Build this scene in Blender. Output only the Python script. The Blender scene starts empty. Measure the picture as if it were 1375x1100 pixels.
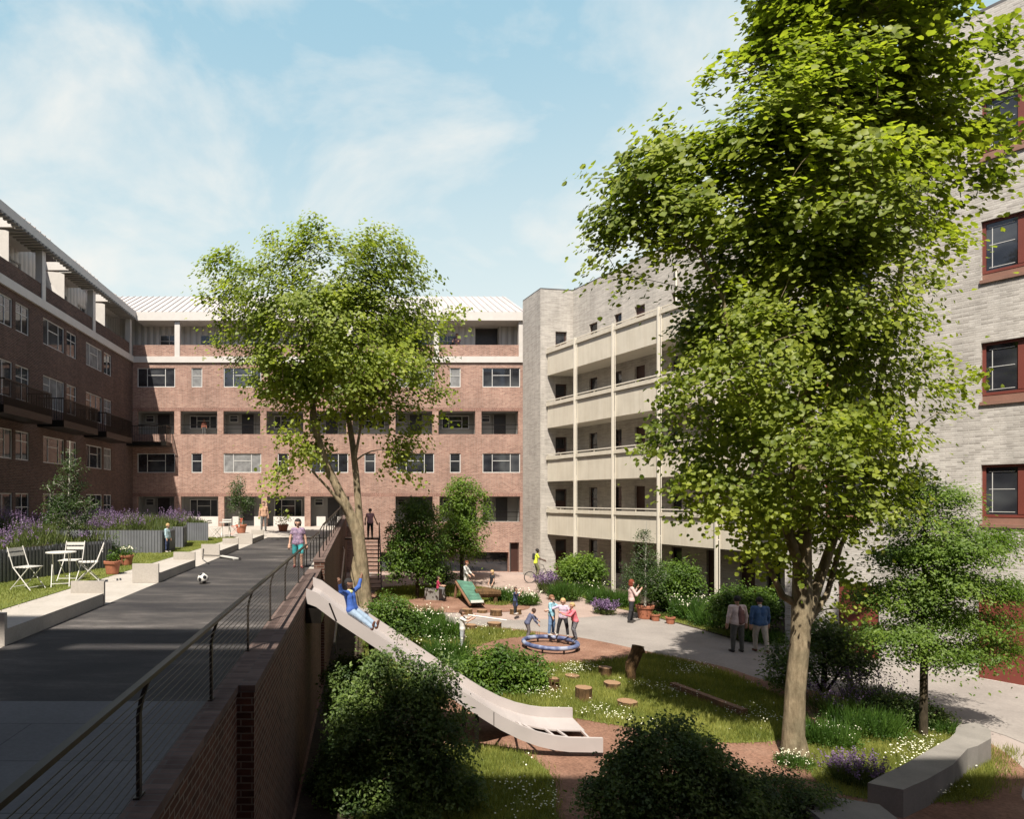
import bpy, math, random
import numpy as np
from mathutils import Vector, Matrix

SC = bpy.context.scene
C = SC.collection
R = math.radians
F_, HX, HY, CZ = 860.0, 485.0, 670.0, 4.9      # focal length, principal point and camera height of the photograph
DZ = 3.05                                        # level of the upper deck

# ---------------------------------------------------------------- camera
cam_d = bpy.data.cameras.new('camera')
cam = bpy.data.objects.new('camera', cam_d); C.objects.link(cam)
cam.location = (0, 0, CZ); cam.rotation_euler = (R(90), 0, 0)
cam_d.sensor_width = 36; cam_d.sensor_fit = 'HORIZONTAL'
cam_d.lens = 36 * F_ / 1375
cam_d.shift_x = (687.5 - HX) / 1375
cam_d.shift_y = (HY - 550) / 1375
cam_d.clip_start = 0.05; cam_d.clip_end = 4000
SC.camera = cam

# ---------------------------------------------------------------- sky and sun
SUN = Vector((0.224, 0.62, -1.0))               # direction the light travels
SUNEL = math.atan2(1.0, math.hypot(SUN.x, SUN.y))
az = math.atan2(-SUN.x, -SUN.y)                 # compass direction of the sun, from +Y clockwise
world = bpy.data.worlds.new('World'); SC.world = world
world.use_nodes = True
nt = world.node_tree; nt.nodes.clear()
def wn(t, **k):
    n = nt.nodes.new(t)
    for a, b in k.items(): setattr(n, a, b)
    return n
out = wn('ShaderNodeOutputWorld'); bg = wn('ShaderNodeBackground')
sky = wn('ShaderNodeTexSky', sky_type='NISHITA', sun_disc=False)
sky.sun_elevation = SUNEL; sky.sun_rotation = az
sky.air_density = 1.0; sky.dust_density = 1.6; sky.ozone_density = 1.3
tc = wn('ShaderNodeTexCoord')
sep = wn('ShaderNodeSeparateXYZ'); nt.links.new(tc.outputs['Generated'], sep.inputs[0])
addz = wn('ShaderNodeMath', operation='ADD'); addz.inputs[1].default_value = 0.32
nt.links.new(sep.outputs['Z'], addz.inputs[0])
dvx = wn('ShaderNodeMath', operation='DIVIDE'); dvy = wn('ShaderNodeMath', operation='DIVIDE')
nt.links.new(sep.outputs['X'], dvx.inputs[0]); nt.links.new(addz.outputs[0], dvx.inputs[1])
nt.links.new(sep.outputs['Y'], dvy.inputs[0]); nt.links.new(addz.outputs[0], dvy.inputs[1])
cmb = wn('ShaderNodeCombineXYZ'); nt.links.new(dvx.outputs[0], cmb.inputs[0]); nt.links.new(dvy.outputs[0], cmb.inputs[1])
n1 = wn('ShaderNodeTexNoise'); n1.inputs['Scale'].default_value = 2.6; n1.inputs['Detail'].default_value = 7
n1.inputs['Roughness'].default_value = 0.56; n1.inputs['Distortion'].default_value = 0.35
nt.links.new(cmb.outputs[0], n1.inputs['Vector'])
rmp = wn('ShaderNodeValToRGB'); rmp.color_ramp.elements[0].position = 0.46; rmp.color_ramp.elements[1].position = 0.66
nt.links.new(n1.outputs['Fac'], rmp.inputs[0])
def mrange(src, a0, a1, b0, b1):
    m = wn('ShaderNodeMapRange'); m.interpolation_type = 'SMOOTHSTEP'
    for i, v in ((1, a0), (2, a1), (3, b0), (4, b1)): m.inputs[i].default_value = v
    nt.links.new(src, m.inputs[0]); return m.outputs[0]
def wmix(fac, a, col):
    m = wn('ShaderNodeMixRGB'); m.inputs[2].default_value = (*col, 1)
    nt.links.new(fac, m.inputs[0]); nt.links.new(a, m.inputs[1]); return m.outputs[0]
z = sep.outputs['Z']
dotn = wn('ShaderNodeVectorMath', operation='DOT_PRODUCT'); dotn.inputs[1].default_value = (0.15, 0.93, 0.33)
nt.links.new(tc.outputs['Generated'], dotn.inputs[0])
view_mask = mrange(dotn.outputs['Value'], 0.50, 0.74, 0.0, 1.0)                          # sky paled toward the view only, left deep elsewhere to hold down fill
def wmul(a, b):
    m = wn('ShaderNodeMath', operation='MULTIPLY'); nt.links.new(a, m.inputs[0]); nt.links.new(b, m.inputs[1]); return m.outputs[0]
c0 = wmix(wmul(mrange(z, 0.62, 0.80, 0.9, 0.1), view_mask), sky.outputs[0], (3.5, 5.8, 7.1))
c1 = wmix(wmul(mrange(z, 0.66, 0.16, 0.0, 0.96), view_mask), c0, (7.3, 8.1, 8.0))
cl = wn('ShaderNodeMath', operation='MULTIPLY'); nt.links.new(rmp.outputs[0], cl.inputs[0]); nt.links.new(mrange(dotn.outputs['Value'], 0.3, 0.74, 0.25, 0.8), cl.inputs[1])
c2 = wmix(cl.outputs[0], c1, (8.4, 8.3, 7.9))
nt.links.new(c2, bg.inputs[0]); bg.inputs[1].default_value = 0.060
nt.links.new(bg.outputs[0], out.inputs[0])
sun_d = bpy.data.lights.new('sun', 'SUN'); sun = bpy.data.objects.new('sun', sun_d); C.objects.link(sun)
sun_d.energy = 5.0; sun_d.angle = R(0.55); sun_d.color = (1.0, 0.93, 0.82)
sun.rotation_euler = SUN.to_track_quat('-Z', 'Y').to_euler(); sun.location = (-10, -30, 40)
SC.view_settings.view_transform = 'Standard'; SC.view_settings.look = 'None'
SC.view_settings.exposure = 0.92; SC.view_settings.gamma = 1.0
SC.cycles.max_bounces = 6; SC.cycles.diffuse_bounces = 3; SC.cycles.transparent_max_bounces = 8

# ---------------------------------------------------------------- helpers
def P(px, py, z=0.0):                            # a pixel of the photograph on the plane z
    Y = F_ * (CZ - z) / (py - HY)
    return Vector(((px - HX) * Y / F_, Y, z))
def PY(px, py, Y):                               # a pixel at the depth Y
    return Vector(((px - HX) * Y / F_, Y, CZ - (py - HY) * Y / F_))

ORG = {}
def tag(o, label=None, cat=None, group=None, kind=None):
    if label: o['label'] = label
    if cat: o['category'] = cat
    if group: o['group'] = group
    if kind: o['kind'] = kind
    return o
def thing(name, label, cat, loc=(0, 0, 0), group=None, rotz=0.0, local=False):
    o = bpy.data.objects.new(name, None); C.objects.link(o)
    o.location = loc; o.rotation_euler = (0, 0, rotz); o.empty_display_size = 0.3
    ORG[o.name] = Vector((0, 0, 0)) if local else Vector(loc)
    return tag(o, label, cat, group)
def link(name, me, parent=None, org=None):
    o = bpy.data.objects.new(name, me); C.objects.link(o)
    if parent is not None:
        o.parent = parent; ORG[o.name] = ORG[parent.name]
    else:
        o.location = org if org is not None else (0, 0, 0); ORG[o.name] = Vector(o.location)
    return o
def copy_tree(o, parent=None):
    kids = list(o.children)
    c = o.copy(); C.objects.link(c); c.parent = parent
    ORG[c.name] = ORG[o.name]
    for ch in kids: copy_tree(ch, c)
    return c

class MB:
    def __init__(s): s.v = []; s.f = []; s.m = []; s.uv = []
    def poly(s, pts, mi=0, uv=None):
        b = len(s.v); s.v += [Vector(p) for p in pts]; s.f.append(tuple(range(b, b + len(pts)))); s.m.append(mi); s.uv.append(uv)
    def box(s, x0, x1, y0, y1, z0, z1, mi=0, M=None):
        c = [Vector((x, y, z)) for x in (x0, x1) for y in (y0, y1) for z in (z0, z1)]
        if M is not None: c = [M @ p for p in c]
        for q in ((0, 1, 3, 2), (4, 6, 7, 5), (0, 4, 5, 1), (2, 3, 7, 6), (0, 2, 6, 4), (1, 5, 7, 3)):
            s.poly([c[i] for i in q], mi)
        return s
    def bar(s, a, b, w, h=None, mi=0, up=(0, 0, 1)):     # a beam from a to b with a rectangular section
        a = Vector(a); b = Vector(b); h = h or w; d = b - a; L = d.length; d.normalize()
        up = Vector(up)
        if abs(d.dot(up)) > 0.98: up = Vector((1, 0, 0))
        x = d.cross(up).normalized(); z = x.cross(d)
        M = Matrix((x, d, z)).transposed().to_4x4(); M.translation = a
        return s.box(-w / 2, w / 2, 0, L, -h / 2, h / 2, mi, M)
    def tube(s, pts, r, n=8, mi=0, caps=True):
        pts = [Vector(p) for p in pts]; k = len(pts)
        rs = r if isinstance(r, (list, tuple)) else [r] * k
        t0 = (pts[1] - pts[0]).normalized(); u = t0.orthogonal().normalized()
        base = len(s.v)
        for i, p in enumerate(pts):
            t = (pts[min(i + 1, k - 1)] - pts[max(i - 1, 0)]).normalized()
            u = (u - t * u.dot(t)).normalized(); w = t.cross(u)
            for j in range(n):
                a = 2 * math.pi * j / n
                s.v.append(p + (u * math.cos(a) + w * math.sin(a)) * rs[i])
        for i in range(k - 1):
            for j in range(n):
                a = base + i * n + j; b = base + i * n + (j + 1) % n
                s.f.append((a, b, b + n, a + n)); s.m.append(mi); s.uv.append(None)
        if caps:
            s.f.append(tuple(base + j for j in range(n - 1, -1, -1))); s.m.append(mi); s.uv.append(None)
            s.f.append(tuple(base + (k - 1) * n + j for j in range(n))); s.m.append(mi); s.uv.append(None)
        return s
    def lathe(s, prof, n=16, mi=0, c=(0, 0, 0)):          # prof: (r, z) pairs
        c = Vector(c); base = len(s.v)
        for r, z in prof:
            for j in range(n):
                a = 2 * math.pi * j / n; s.v.append(c + Vector((r * math.cos(a), r * math.sin(a), z)))
        for i in range(len(prof) - 1):
            for j in range(n):
                a = base + i * n + j; b = base + i * n + (j + 1) % n
                s.f.append((a, b, b + n, a + n)); s.m.append(mi); s.uv.append(None)
        return s
    def prism(s, pts, z0, z1, mi=0, mt=None):
        n = len(pts); A = [Vector((p[0], p[1], z0)) for p in pts]; B = [Vector((p[0], p[1], z1)) for p in pts]
        area = sum(pts[i][0] * pts[(i + 1) % n][1] - pts[(i + 1) % n][0] * pts[i][1] for i in range(n))
        if area < 0: A.reverse(); B.reverse()
        s.poly(B, mi if mt is None else mt); s.poly(A[::-1], mi)
        for i in range(n):
            j = (i + 1) % n; s.poly([A[i], A[j], B[j], B[i]], mi)
        return s
    def ball(s, c, r, n=8, mi=0, sc=(1, 1, 1)):
        c = Vector(c); base = len(s.v)
        for i in range(n // 2 + 1):
            th = math.pi * i / (n // 2)
            for j in range(n):
                ph = 2 * math.pi * j / n
                s.v.append(c + Vector((r * sc[0] * math.sin(th) * math.cos(ph), r * sc[1] * math.sin(th) * math.sin(ph), r * sc[2] * math.cos(th))))
        for i in range(n // 2):
            for j in range(n):
                a = base + i * n + j; b = base + i * n + (j + 1) % n
                s.f.append((a, a + n, b + n, b)); s.m.append(mi); s.uv.append(None)
        return s
    def build(s, name, mats, parent=None, org=None, smooth=False, bevel=0.0):
        if not isinstance(mats, (list, tuple)): mats = [mats]
        if parent is not None: og = ORG[parent.name]
        else:
            if org is None:
                n = len(s.v); org = Vector((sum(v.x for v in s.v) / n, sum(v.y for v in s.v) / n, min(v.z for v in s.v)))
            og = Vector(org)
        me = bpy.data.meshes.new(name)
        me.from_pydata([tuple(v - og) for v in s.v], [], s.f)
        for m in mats: me.materials.append(m)
        me.polygons.foreach_set('material_index', s.m)
        ul = me.uv_layers.new(name='uv'); dat = []
        for poly, uv in zip(me.polygons, s.uv):
            if uv is not None:
                for q in uv: dat += [q[0], q[1]]
                continue
            n = poly.normal
            if abs(n.z) > 0.8:
                for i in poly.vertices: dat += [s.v[i].x, s.v[i].y]
            else:
                t = Vector((-n.y, n.x, 0)).normalized()
                for i in poly.vertices: dat += [s.v[i].dot(t), s.v[i].z]
        ul.data.foreach_set('uv', dat)
        if smooth: me.polygons.foreach_set('use_smooth', [True] * len(me.polygons))
        me.update()
        o = link(name, me, parent, og)
        if bevel:
            b = o.modifiers.new('bevel', 'BEVEL'); b.width = bevel; b.segments = 2; b.limit_method = 'ANGLE'
        return o

def np_mesh(name, co, loops, starts, totals, mats, parent=None, org=(0, 0, 0), smooth=False):
    og = ORG[parent.name] if parent is not None else Vector(org)
    co = np.asarray(co, dtype=np.float32) - np.array(og, dtype=np.float32)
    me = bpy.data.meshes.new(name)
    me.vertices.add(len(co)); me.vertices.foreach_set('co', co.ravel())
    me.loops.add(len(loops)); me.loops.foreach_set('vertex_index', np.asarray(loops, dtype=np.int32))
    me.polygons.add(len(starts)); me.polygons.foreach_set('loop_start', np.asarray(starts, dtype=np.int32))
    me.polygons.foreach_set('loop_total', np.asarray(totals, dtype=np.int32))
    if smooth: me.polygons.foreach_set('use_smooth', np.ones(len(starts), dtype=bool))
    for m in (mats if isinstance(mats, (list, tuple)) else [mats]): me.materials.append(m)
    me.update(calc_edges=True); me.validate()
    return link(name, me, parent, og)

# ---------------------------------------------------------------- materials
class NT:
    def __init__(s, name):
        s.mat = bpy.data.materials.new(name); s.mat.use_nodes = True; s.t = s.mat.node_tree
        s.b = s.t.nodes['Principled BSDF']; s.out = s.t.nodes['Material Output']
    def n(s, t, **k):
        n = s.t.nodes.new(t)
        for a, b in k.items():
            if a.startswith('i_'): n.inputs[a[2:].replace('_', ' ')].default_value = b
            else: setattr(n, a, b)
        return n
    def l(s, a, b): s.t.links.new(a, b)
    def noise(s, vec, scale, detail=4, rough=0.55):
        n = s.n('ShaderNodeTexNoise'); n.inputs['Scale'].default_value = scale; n.inputs['Detail'].default_value = detail
        n.inputs['Roughness'].default_value = rough; s.l(vec, n.inputs['Vector']); return n.outputs['Fac']
    def coord(s, kind='Object'): return s.n('ShaderNodeTexCoord').outputs[kind]
    def mapping(s, vec, scale=(1, 1, 1), rot=(0, 0, 0)):
        m = s.n('ShaderNodeMapping'); m.inputs['Scale'].default_value = scale; m.inputs['Rotation'].default_value = rot
        s.l(vec, m.inputs['Vector']); return m.outputs[0]
    def ramp(s, fac, stops):
        r = s.n('ShaderNodeValToRGB'); e = r.color_ramp.elements
        while len(e) < len(stops): e.new(0.5)
        for el, (p, c) in zip(e, stops): el.position = p; el.color = (c[0], c[1], c[2], 1)
        s.l(fac, r.inputs[0]); return r.outputs[0]
    def mix(s, fac, a, b, mode='MIX'):
        m = s.n('ShaderNodeMixRGB', blend_type=mode)
        for i, x in ((0, fac), (1, a), (2, b)):
            if hasattr(x, 'is_linked'): s.l(x, m.inputs[i])
            elif i == 0: m.inputs[0].default_value = x
            else: m.inputs[i].default_value = (x[0], x[1], x[2], 1)
        return m.outputs[0]
    def bump(s, h, strength=0.3, dist=0.01):
        b = s.n('ShaderNodeBump'); b.inputs['Strength'].default_value = strength; b.inputs['Distance'].default_value = dist
        s.l(h, b.inputs['Height']); s.l(b.outputs[0], s.b.inputs['Normal'])
    def fin(s, col=None, rough=0.7, metal=0.0, spec=None, tone=0.86):
        if col is not None:
            if tone != 1.0 and hasattr(col, 'is_linked'): col = s.mix(1.0, col, (tone,) * 3, 'MULTIPLY')
            if hasattr(col, 'is_linked'): s.l(col, s.b.inputs['Base Color'])
            else: s.b.inputs['Base Color'].default_value = (col[0], col[1], col[2], 1)
        s.b.inputs['Roughness'].default_value = rough; s.b.inputs['Metallic'].default_value = metal
        if spec is not None: s.b.inputs['Specular IOR Level'].default_value = spec
        return s.mat

def mat_plain(name, col, rough=0.6, metal=0.0, var=0.18, scale=6.0, bump=0.0, spec=None):
    m = NT(name); v = m.coord(); f = m.noise(v, scale, 5)
    lo = tuple(c * (1 - var) for c in col); hi = tuple(min(1, c * (1 + var)) for c in col)
    c = m.ramp(f, [(0.3, lo), (0.7, hi)])
    if bump: m.bump(m.noise(v, scale * 8, 4), bump, 0.01)
    return m.fin(c, rough, metal, spec)

def mat_brick(name, c1, c2, c3, mortar, bw=0.215, bh=0.07, ms=0.009, stain=0.25, swap=False, bumpk=0.35):
    m = NT(name); uv = m.n('ShaderNodeUVMap').outputs[0]
    if swap: uv = m.mapping(uv, rot=(0, 0, R(90)))
    b = m.n('ShaderNodeTexBrick'); m.l(uv, b.inputs['Vector'])
    b.inputs['Scale'].default_value = 1; b.inputs['Brick Width'].default_value = bw; b.inputs['Row Height'].default_value = bh
    b.inputs['Mortar Size'].default_value = ms; b.inputs['Mortar Smooth'].default_value = 0.2; b.inputs['Bias'].default_value = 0
    b.inputs['Color1'].default_value = (0, 0, 0, 1); b.inputs['Color2'].default_value = (1, 1, 1, 1)
    b.inputs['Mortar'].default_value = (0.5, 0.5, 0.5, 1)
    cc = m.ramp(b.outputs['Color'], [(0.05, c1), (0.5, c2), (0.95, c3)])
    sm = m.mapping(uv, scale=(1 / bw / 1.0, 1 / bh, 1))
    cc = m.mix(0.42, cc, m.ramp(m.noise(m.mapping(uv, scale=(5.5, 13, 1)), 1.0, 4), [(0.3, c1), (0.5, c2), (0.7, c3)]))
    cc = m.mix(b.outputs['Fac'], cc, mortar)
    big = m.ramp(m.noise(uv, 0.35, 5, 0.6), [(0.3, (1 - stain,) * 3), (0.7, (1 + 0.05,) * 3)])
    cc = m.mix(1.0, cc, big, 'MULTIPLY')
    stk = m.ramp(m.noise(m.mapping(uv, scale=(2.2, .22, 1)), 1.0, 5, .65), [(0.35, (1.04,) * 3), (0.75, (.78,) * 3)]); cc = m.mix(1.0, cc, stk, 'MULTIPLY')
    inv = m.n('ShaderNodeMath', operation='SUBTRACT'); inv.inputs[0].default_value = 1; m.l(b.outputs['Fac'], inv.inputs[1])
    m.bump(inv.outputs[0], bumpk, 0.006)
    return m.fin(cc, 0.85, 0, 0.25)

def mat_leaf(name, c_lo, c_hi, scale=0.9, trans=0.45, tcol=None):
    m = NT(name); g = m.n('ShaderNodeNewGeometry')
    f = m.noise(m.coord(), scale, 3)
    mid = tuple((a + b) / 2 for a, b in zip(c_lo, c_hi))
    c = m.ramp(f, [(0.35, c_lo), (0.65, c_hi)])
    rnd = m.ramp(g.outputs['Random Per Island'], [(0.0, (0.72, 0.78, 0.7)), (1.0, (1.25, 1.18, 1.1))])
    c = m.mix(1.0, c, rnd, 'MULTIPLY')
    m.fin(c, 0.5, 0, 0.35)
    tr = m.n('ShaderNodeBsdfTranslucent')
    tcc = m.mix(1.0, c, tcol or (1.35, 1.45, 0.8), 'MULTIPLY'); m.l(tcc, tr.inputs['Color'])
    mx = m.n('ShaderNodeMixShader'); mx.inputs[0].default_value = trans
    m.l(m.b.outputs[0], mx.inputs[1]); m.l(tr.outputs[0], mx.inputs[2]); m.l(mx.outputs[0], m.out.inputs[0])
    return m.mat

def mat_ground(name, cols, scale, rough=0.9, bump=0.3, scale2=None, speck=0.35, bd=0.02):
    m = NT(name); v = m.coord()
    a = m.noise(v, scale, 6, 0.6); c = m.ramp(a, [(0.3, cols[0]), (0.5, cols[1]), (0.72, cols[2])])
    fine = m.noise(v, scale2 or scale * 25, 4, 0.7)
    c = m.mix(1.0, c, m.ramp(fine, [(0.3, (1 - speck,) * 3), (0.7, (1 + speck,) * 3)]), 'MULTIPLY')
    m.bump(fine, bump, bd)
    return m.fin(c, rough, 0, 0.25)

M = {}
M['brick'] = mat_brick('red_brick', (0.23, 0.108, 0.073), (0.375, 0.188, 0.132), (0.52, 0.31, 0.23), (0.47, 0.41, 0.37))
M['brick_left'] = mat_brick('shade_toned_brick', (0.065, 0.032, 0.024), (0.12, 0.060, 0.044), (0.19, 0.105, 0.08), (0.20, 0.17, 0.15))  # left wing's red brick, with its shade darkened into the colour
M['brick_soldier'] = mat_brick('red_brick_on_end', (0.20, 0.085, 0.06), (0.31, 0.135, 0.095), (0.40, 0.20, 0.15), (0.38, 0.32, 0.28), bw=0.21, bh=0.07, swap=True)
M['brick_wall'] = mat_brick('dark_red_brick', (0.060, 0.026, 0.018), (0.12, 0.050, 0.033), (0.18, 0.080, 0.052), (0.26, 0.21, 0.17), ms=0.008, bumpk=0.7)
M['coping'] = mat_brick('coping_brick', (0.10, 0.065, 0.055), (0.16, 0.105, 0.09), (0.24, 0.165, 0.14), (0.14, 0.12, 0.11), bw=0.34, bh=0.075, ms=0.006, bumpk=0.6)
M['grey_brick'] = mat_brick('pale_grey_brick', (0.35, 0.322, 0.292), (0.50, 0.465, 0.42), (0.63, 0.585, 0.53), (0.54, 0.50, 0.455), bw=0.42, bh=0.055, ms=0.006, stain=0.16)
M['grey_brick_near'] = mat_brick('pale_grey_rough_brick', (0.30, 0.275, 0.25), (0.53, 0.495, 0.455), (0.68, 0.645, 0.60), (0.58, 0.545, 0.50), bw=0.25, bh=0.062, ms=0.010, stain=0.22, bumpk=0.8)
M['white'] = mat_plain('white_paint', (0.60, 0.565, 0.53), 0.5, var=0.05, scale=3)
M['frame'] = mat_plain('white_window_frame', (0.62, 0.61, 0.59), 0.45, var=0.03)
M['cream'] = mat_plain('cream_render', (0.62, 0.57, 0.475), 0.75, var=0.06, scale=1.2)
def _cream():
    m = NT('cream_render_stained'); v = m.coord(); f = m.noise(v, 1.2, 4)
    c = m.ramp(f, [(.3, (.57, .52, .43)), (.7, (.65, .595, .495))])
    st = m.noise(m.mapping(v, scale=(5, 5, .35)), 1.0, 5, .7); c = m.mix(1, c, m.ramp(st, [(.42, (1, 1, 1)), (.72, (.88, .86, .83))]), 'MULTIPLY')
    return m.fin(c, .75)
M['cream'] = _cream()
M['creamtrim'] = mat_plain('cream_trim', (0.68, 0.63, 0.54), 0.6, var=0.04, scale=2)
M['plaster'] = mat_plain('grey_plaster', (0.33, 0.32, 0.30), 0.8, var=0.08, scale=1)
M['redpaint'] = mat_plain('oxide_red_paint', (0.17, 0.040, 0.028), 0.5, var=0.10, scale=2)
M['brown'] = mat_plain('dark_brown_door', (0.055, 0.022, 0.016), 0.5, var=0.15, scale=2)
M['redsill'] = mat_plain('terracotta_sill', (0.24, 0.125, 0.09), 0.7, var=0.12, scale=4)
M['darkmetal'] = mat_plain('dark_metal', (0.030, 0.026, 0.022), 0.38, 0.7, var=0.2, scale=9)
M['railmetal'] = mat_plain('bronze_rail', (0.05, 0.042, 0.035), 0.45, 0.5, var=0.25, scale=7)
M['steel'] = mat_plain('galvanised_steel', (0.42, 0.42, 0.42), 0.35, 0.85, var=0.2, scale=5)
M['coatrib'] = mat_plain('coping_metal', (0.16, 0.15, 0.145), 0.45, 0.4, var=0.15)
M['door'] = mat_plain('dark_door', (0.035, 0.032, 0.033), 0.4, var=0.2)
M['concrete'] = mat_ground('pale_concrete', [(0.37, 0.335, 0.295), (0.41, 0.375, 0.335), (0.45, 0.41, 0.37)], 2.4, 0.75, 0.12, 30, 0.10, 0.004)
M['benchcon'] = mat_ground('grey_concrete', [(0.17, 0.158, 0.145), (0.22, 0.205, 0.187), (0.27, 0.25, 0.228)], 1.4, 0.8, 0.2, 40, 0.10, 0.004)
def _cladding():
    m = NT('ribbed_cladding'); uv = m.n('ShaderNodeUVMap').outputs[0]
    w = m.n('ShaderNodeTexWave', wave_type='BANDS', bands_direction='X', wave_profile='SIN'); w.inputs['Scale'].default_value = 0.75
    m.l(uv, w.inputs['Vector'])
    st = m.ramp(w.outputs['Fac'], [(0.0, (0.42, 0.41, 0.40)), (0.12, (0.58, 0.56, 0.54)), (1.0, (0.66, 0.64, 0.61))])
    m.bump(w.outputs['Fac'], 0.6, 0.05)
    return m.fin(st, 0.5, 0.1)
M['clad'] = _cladding()
M['roof'] = mat_plain('zinc_roof', (0.46, 0.43, 0.42), 0.55, 0.1, var=0.07, scale=0.8)
def _glass():
    m = NT('window_glass'); v = m.coord()
    f = m.noise(m.mapping(v, scale=(0.45, 0.45, 0.7)), 1.0, 3)
    c = m.ramp(f, [(0.35, (0.008, 0.009, 0.011)), (0.5, (0.028, 0.03, 0.036)), (0.68, (0.08, 0.085, 0.09))])
    m.bump(m.noise(v, 0.8, 2), 0.04, 0.05)
    return m.fin(c, 0.04, 0, 0.75)
M['glass'] = _glass()
M['curtain'] = mat_plain('net_curtain', (0.20, 0.20, 0.20), 0.8, var=0.35, scale=3)
M['ground'] = mat_ground('pale_pavers', [(0.28, 0.235, 0.215), (0.33, 0.28, 0.255), (0.37, 0.32, 0.29)], 0.5, 0.85, 0.15, 20, 0.08, 0.006)
def _paving(name, cols, tw, th, rot=0.0, joint=(0.2, 0.19, 0.18), stain=0.2):
    m = NT(name); v = m.mapping(m.coord(), rot=(0, 0, rot))
    b = m.n('ShaderNodeTexBrick'); m.l(v, b.inputs['Vector']); b.inputs['Scale'].default_value = 1
    b.inputs['Brick Width'].default_value = tw; b.inputs['Row Height'].default_value = th; b.inputs['Mortar Size'].default_value = 0.006
    b.inputs['Color1'].default_value = (*cols[0], 1); b.inputs['Color2'].default_value = (*cols[1], 1); b.inputs['Mortar'].default_value = (*joint, 1)
    s = m.ramp(m.noise(v, 0.45, 6, 0.62), [(0.3, (1 - stain,) * 3), (0.7, (1.08,) * 3)])
    fine = m.noise(v, 30, 3, 0.7)
    c = m.mix(1, b.outputs['Color'], s, 'MULTIPLY'); c = m.mix(1, c, m.ramp(fine, [(0.3, (0.9,) * 3), (0.7, (1.1,) * 3)]), 'MULTIPLY')
    m.bump(fine, 0.2, 0.004)
    return m.fin(c, 0.85, 0, 0.25)
M['pinkpave'] = _paving('pink_pavers', [(0.32, 0.24, 0.205), (0.38, 0.29, 0.25)], 0.2, 0.1, 0.3, (0.3, 0.24, 0.21), 0.12)
M['path'] = mat_ground('grey_resin_path', [(0.205, 0.183, 0.168), (0.265, 0.238, 0.218), (0.32, 0.29, 0.265)], 0.42, 0.85, 0.2, 14, 0.12, 0.006)
def _asphalt():
    m = NT('worn_asphalt'); v = m.coord()
    st = m.noise(m.mapping(v, scale=(0.55, 1.6, 1)), 0.8, 7, 0.68)
    c = m.ramp(st, [(0.34, (0.026, 0.024, 0.026)), (0.50, (0.048, 0.044, 0.043)), (0.60, (0.085, 0.076, 0.072)), (0.72, (0.18, 0.162, 0.152))])
    f = m.noise(v, 45, 4, 0.8); c = m.mix(1, c, m.ramp(f, [(0.3, (0.75,) * 3), (0.7, (1.25,) * 3)]), 'MULTIPLY')
    m.bump(f, 0.35, 0.008)
    return m.fin(c, 0.8, 0, 0.3)
M['asphalt'] = _asphalt()
M['slabs'] = _paving('grey_slabs', [(0.13, 0.13, 0.135), (0.165, 0.165, 0.17)], 1.8, 0.75, 0, (0.08, 0.08, 0.085), 0.25)
M['bark'] = mat_ground('red_bark_mulch', [(0.14, 0.072, 0.048), (0.22, 0.12, 0.082), (0.30, 0.18, 0.13)], 0.7, 0.95, 0.6, 18, 0.35, 0.03)
M['soil'] = mat_ground('dark_soil', [(0.03, 0.022, 0.015), (0.05, 0.036, 0.024), (0.075, 0.055, 0.036)], 1.2, 0.95, 0.6, 22, 0.35, 0.03)
M['lawn'] = mat_ground('lawn_base', [(0.085, 0.11, 0.022), (0.13, 0.155, 0.032), (0.19, 0.20, 0.055)], 0.8, 0.9, 0.5, 24, 0.3, 0.03)
M['terra'] = mat_plain('terracotta', (0.36, 0.13, 0.07), 0.75, var=0.2, scale=9, bump=0.2)
M['chairwhite'] = mat_plain('white_metal', (0.66, 0.64, 0.60), 0.4, 0.0, var=0.03)
M['chairred'] = mat_plain('red_metal', (0.62, 0.16, 0.09), 0.4, 0.0, var=0.05)
M['corr'] = mat_plain('grey_corrugated_metal', (0.17, 0.175, 0.195), 0.5, 0.25, var=0.15, scale=2)
M['slide'] = mat_plain('pale_pink_slide', (0.44, 0.395, 0.38), 0.38, var=0.07, scale=1.5)
def _bark(name, a, b, sx=9):
    m = NT(name); v = m.mapping(m.coord(), scale=(1, 1, 0.28))
    f = m.noise(v, sx, 7, 0.65); c = m.ramp(f, [(0.3, a), (0.68, b)])
    g = m.ramp(m.noise(m.coord(), 2.2, 4), [(0.35, (0.7, 0.72, 0.66)), (0.6, (1.1, 1.08, 1.0))]); c = m.mix(1, c, g, 'MULTIPLY')
    m.bump(f, 0.8, 0.05); return m.fin(c, 0.9, 0, 0.2)
M['bark_pale'] = _bark('pale_tree_bark', (0.13, 0.10, 0.065), (0.33, 0.27, 0.19))
M['bark_dark'] = _bark('dark_tree_bark', (0.035, 0.026, 0.018), (0.10, 0.08, 0.055))
M['birch'] = _bark('birch_bark', (0.25, 0.23, 0.21), (0.72, 0.70, 0.66), 5)
M['logside'] = _bark('log_bark', (0.05, 0.03, 0.016), (0.17, 0.10, 0.05), 16)
def _logtop():
    m = NT('sawn_wood'); w = m.n('ShaderNodeTexWave', wave_type='RINGS', rings_direction='Z'); w.inputs['Scale'].default_value = 14
    w.inputs['Distortion'].default_value = 2; m.l(m.coord(), w.inputs['Vector'])
    return m.fin(m.ramp(w.outputs['Fac'], [(0, (0.22, 0.125, 0.065)), (1, (0.34, 0.21, 0.12))]), 0.8)
M['logtop'] = _logtop()
M['wood'] = mat_plain('weathered_timber', (0.20, 0.10, 0.055), 0.75, var=0.35, scale=5, bump=0.3)
M['leafbig'] = mat_leaf('lime_tree_leaves', (0.125, 0.172, 0.022), (0.30, 0.352, 0.050), 0.9, 0.48, (1.42, 1.48, .7))
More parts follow.
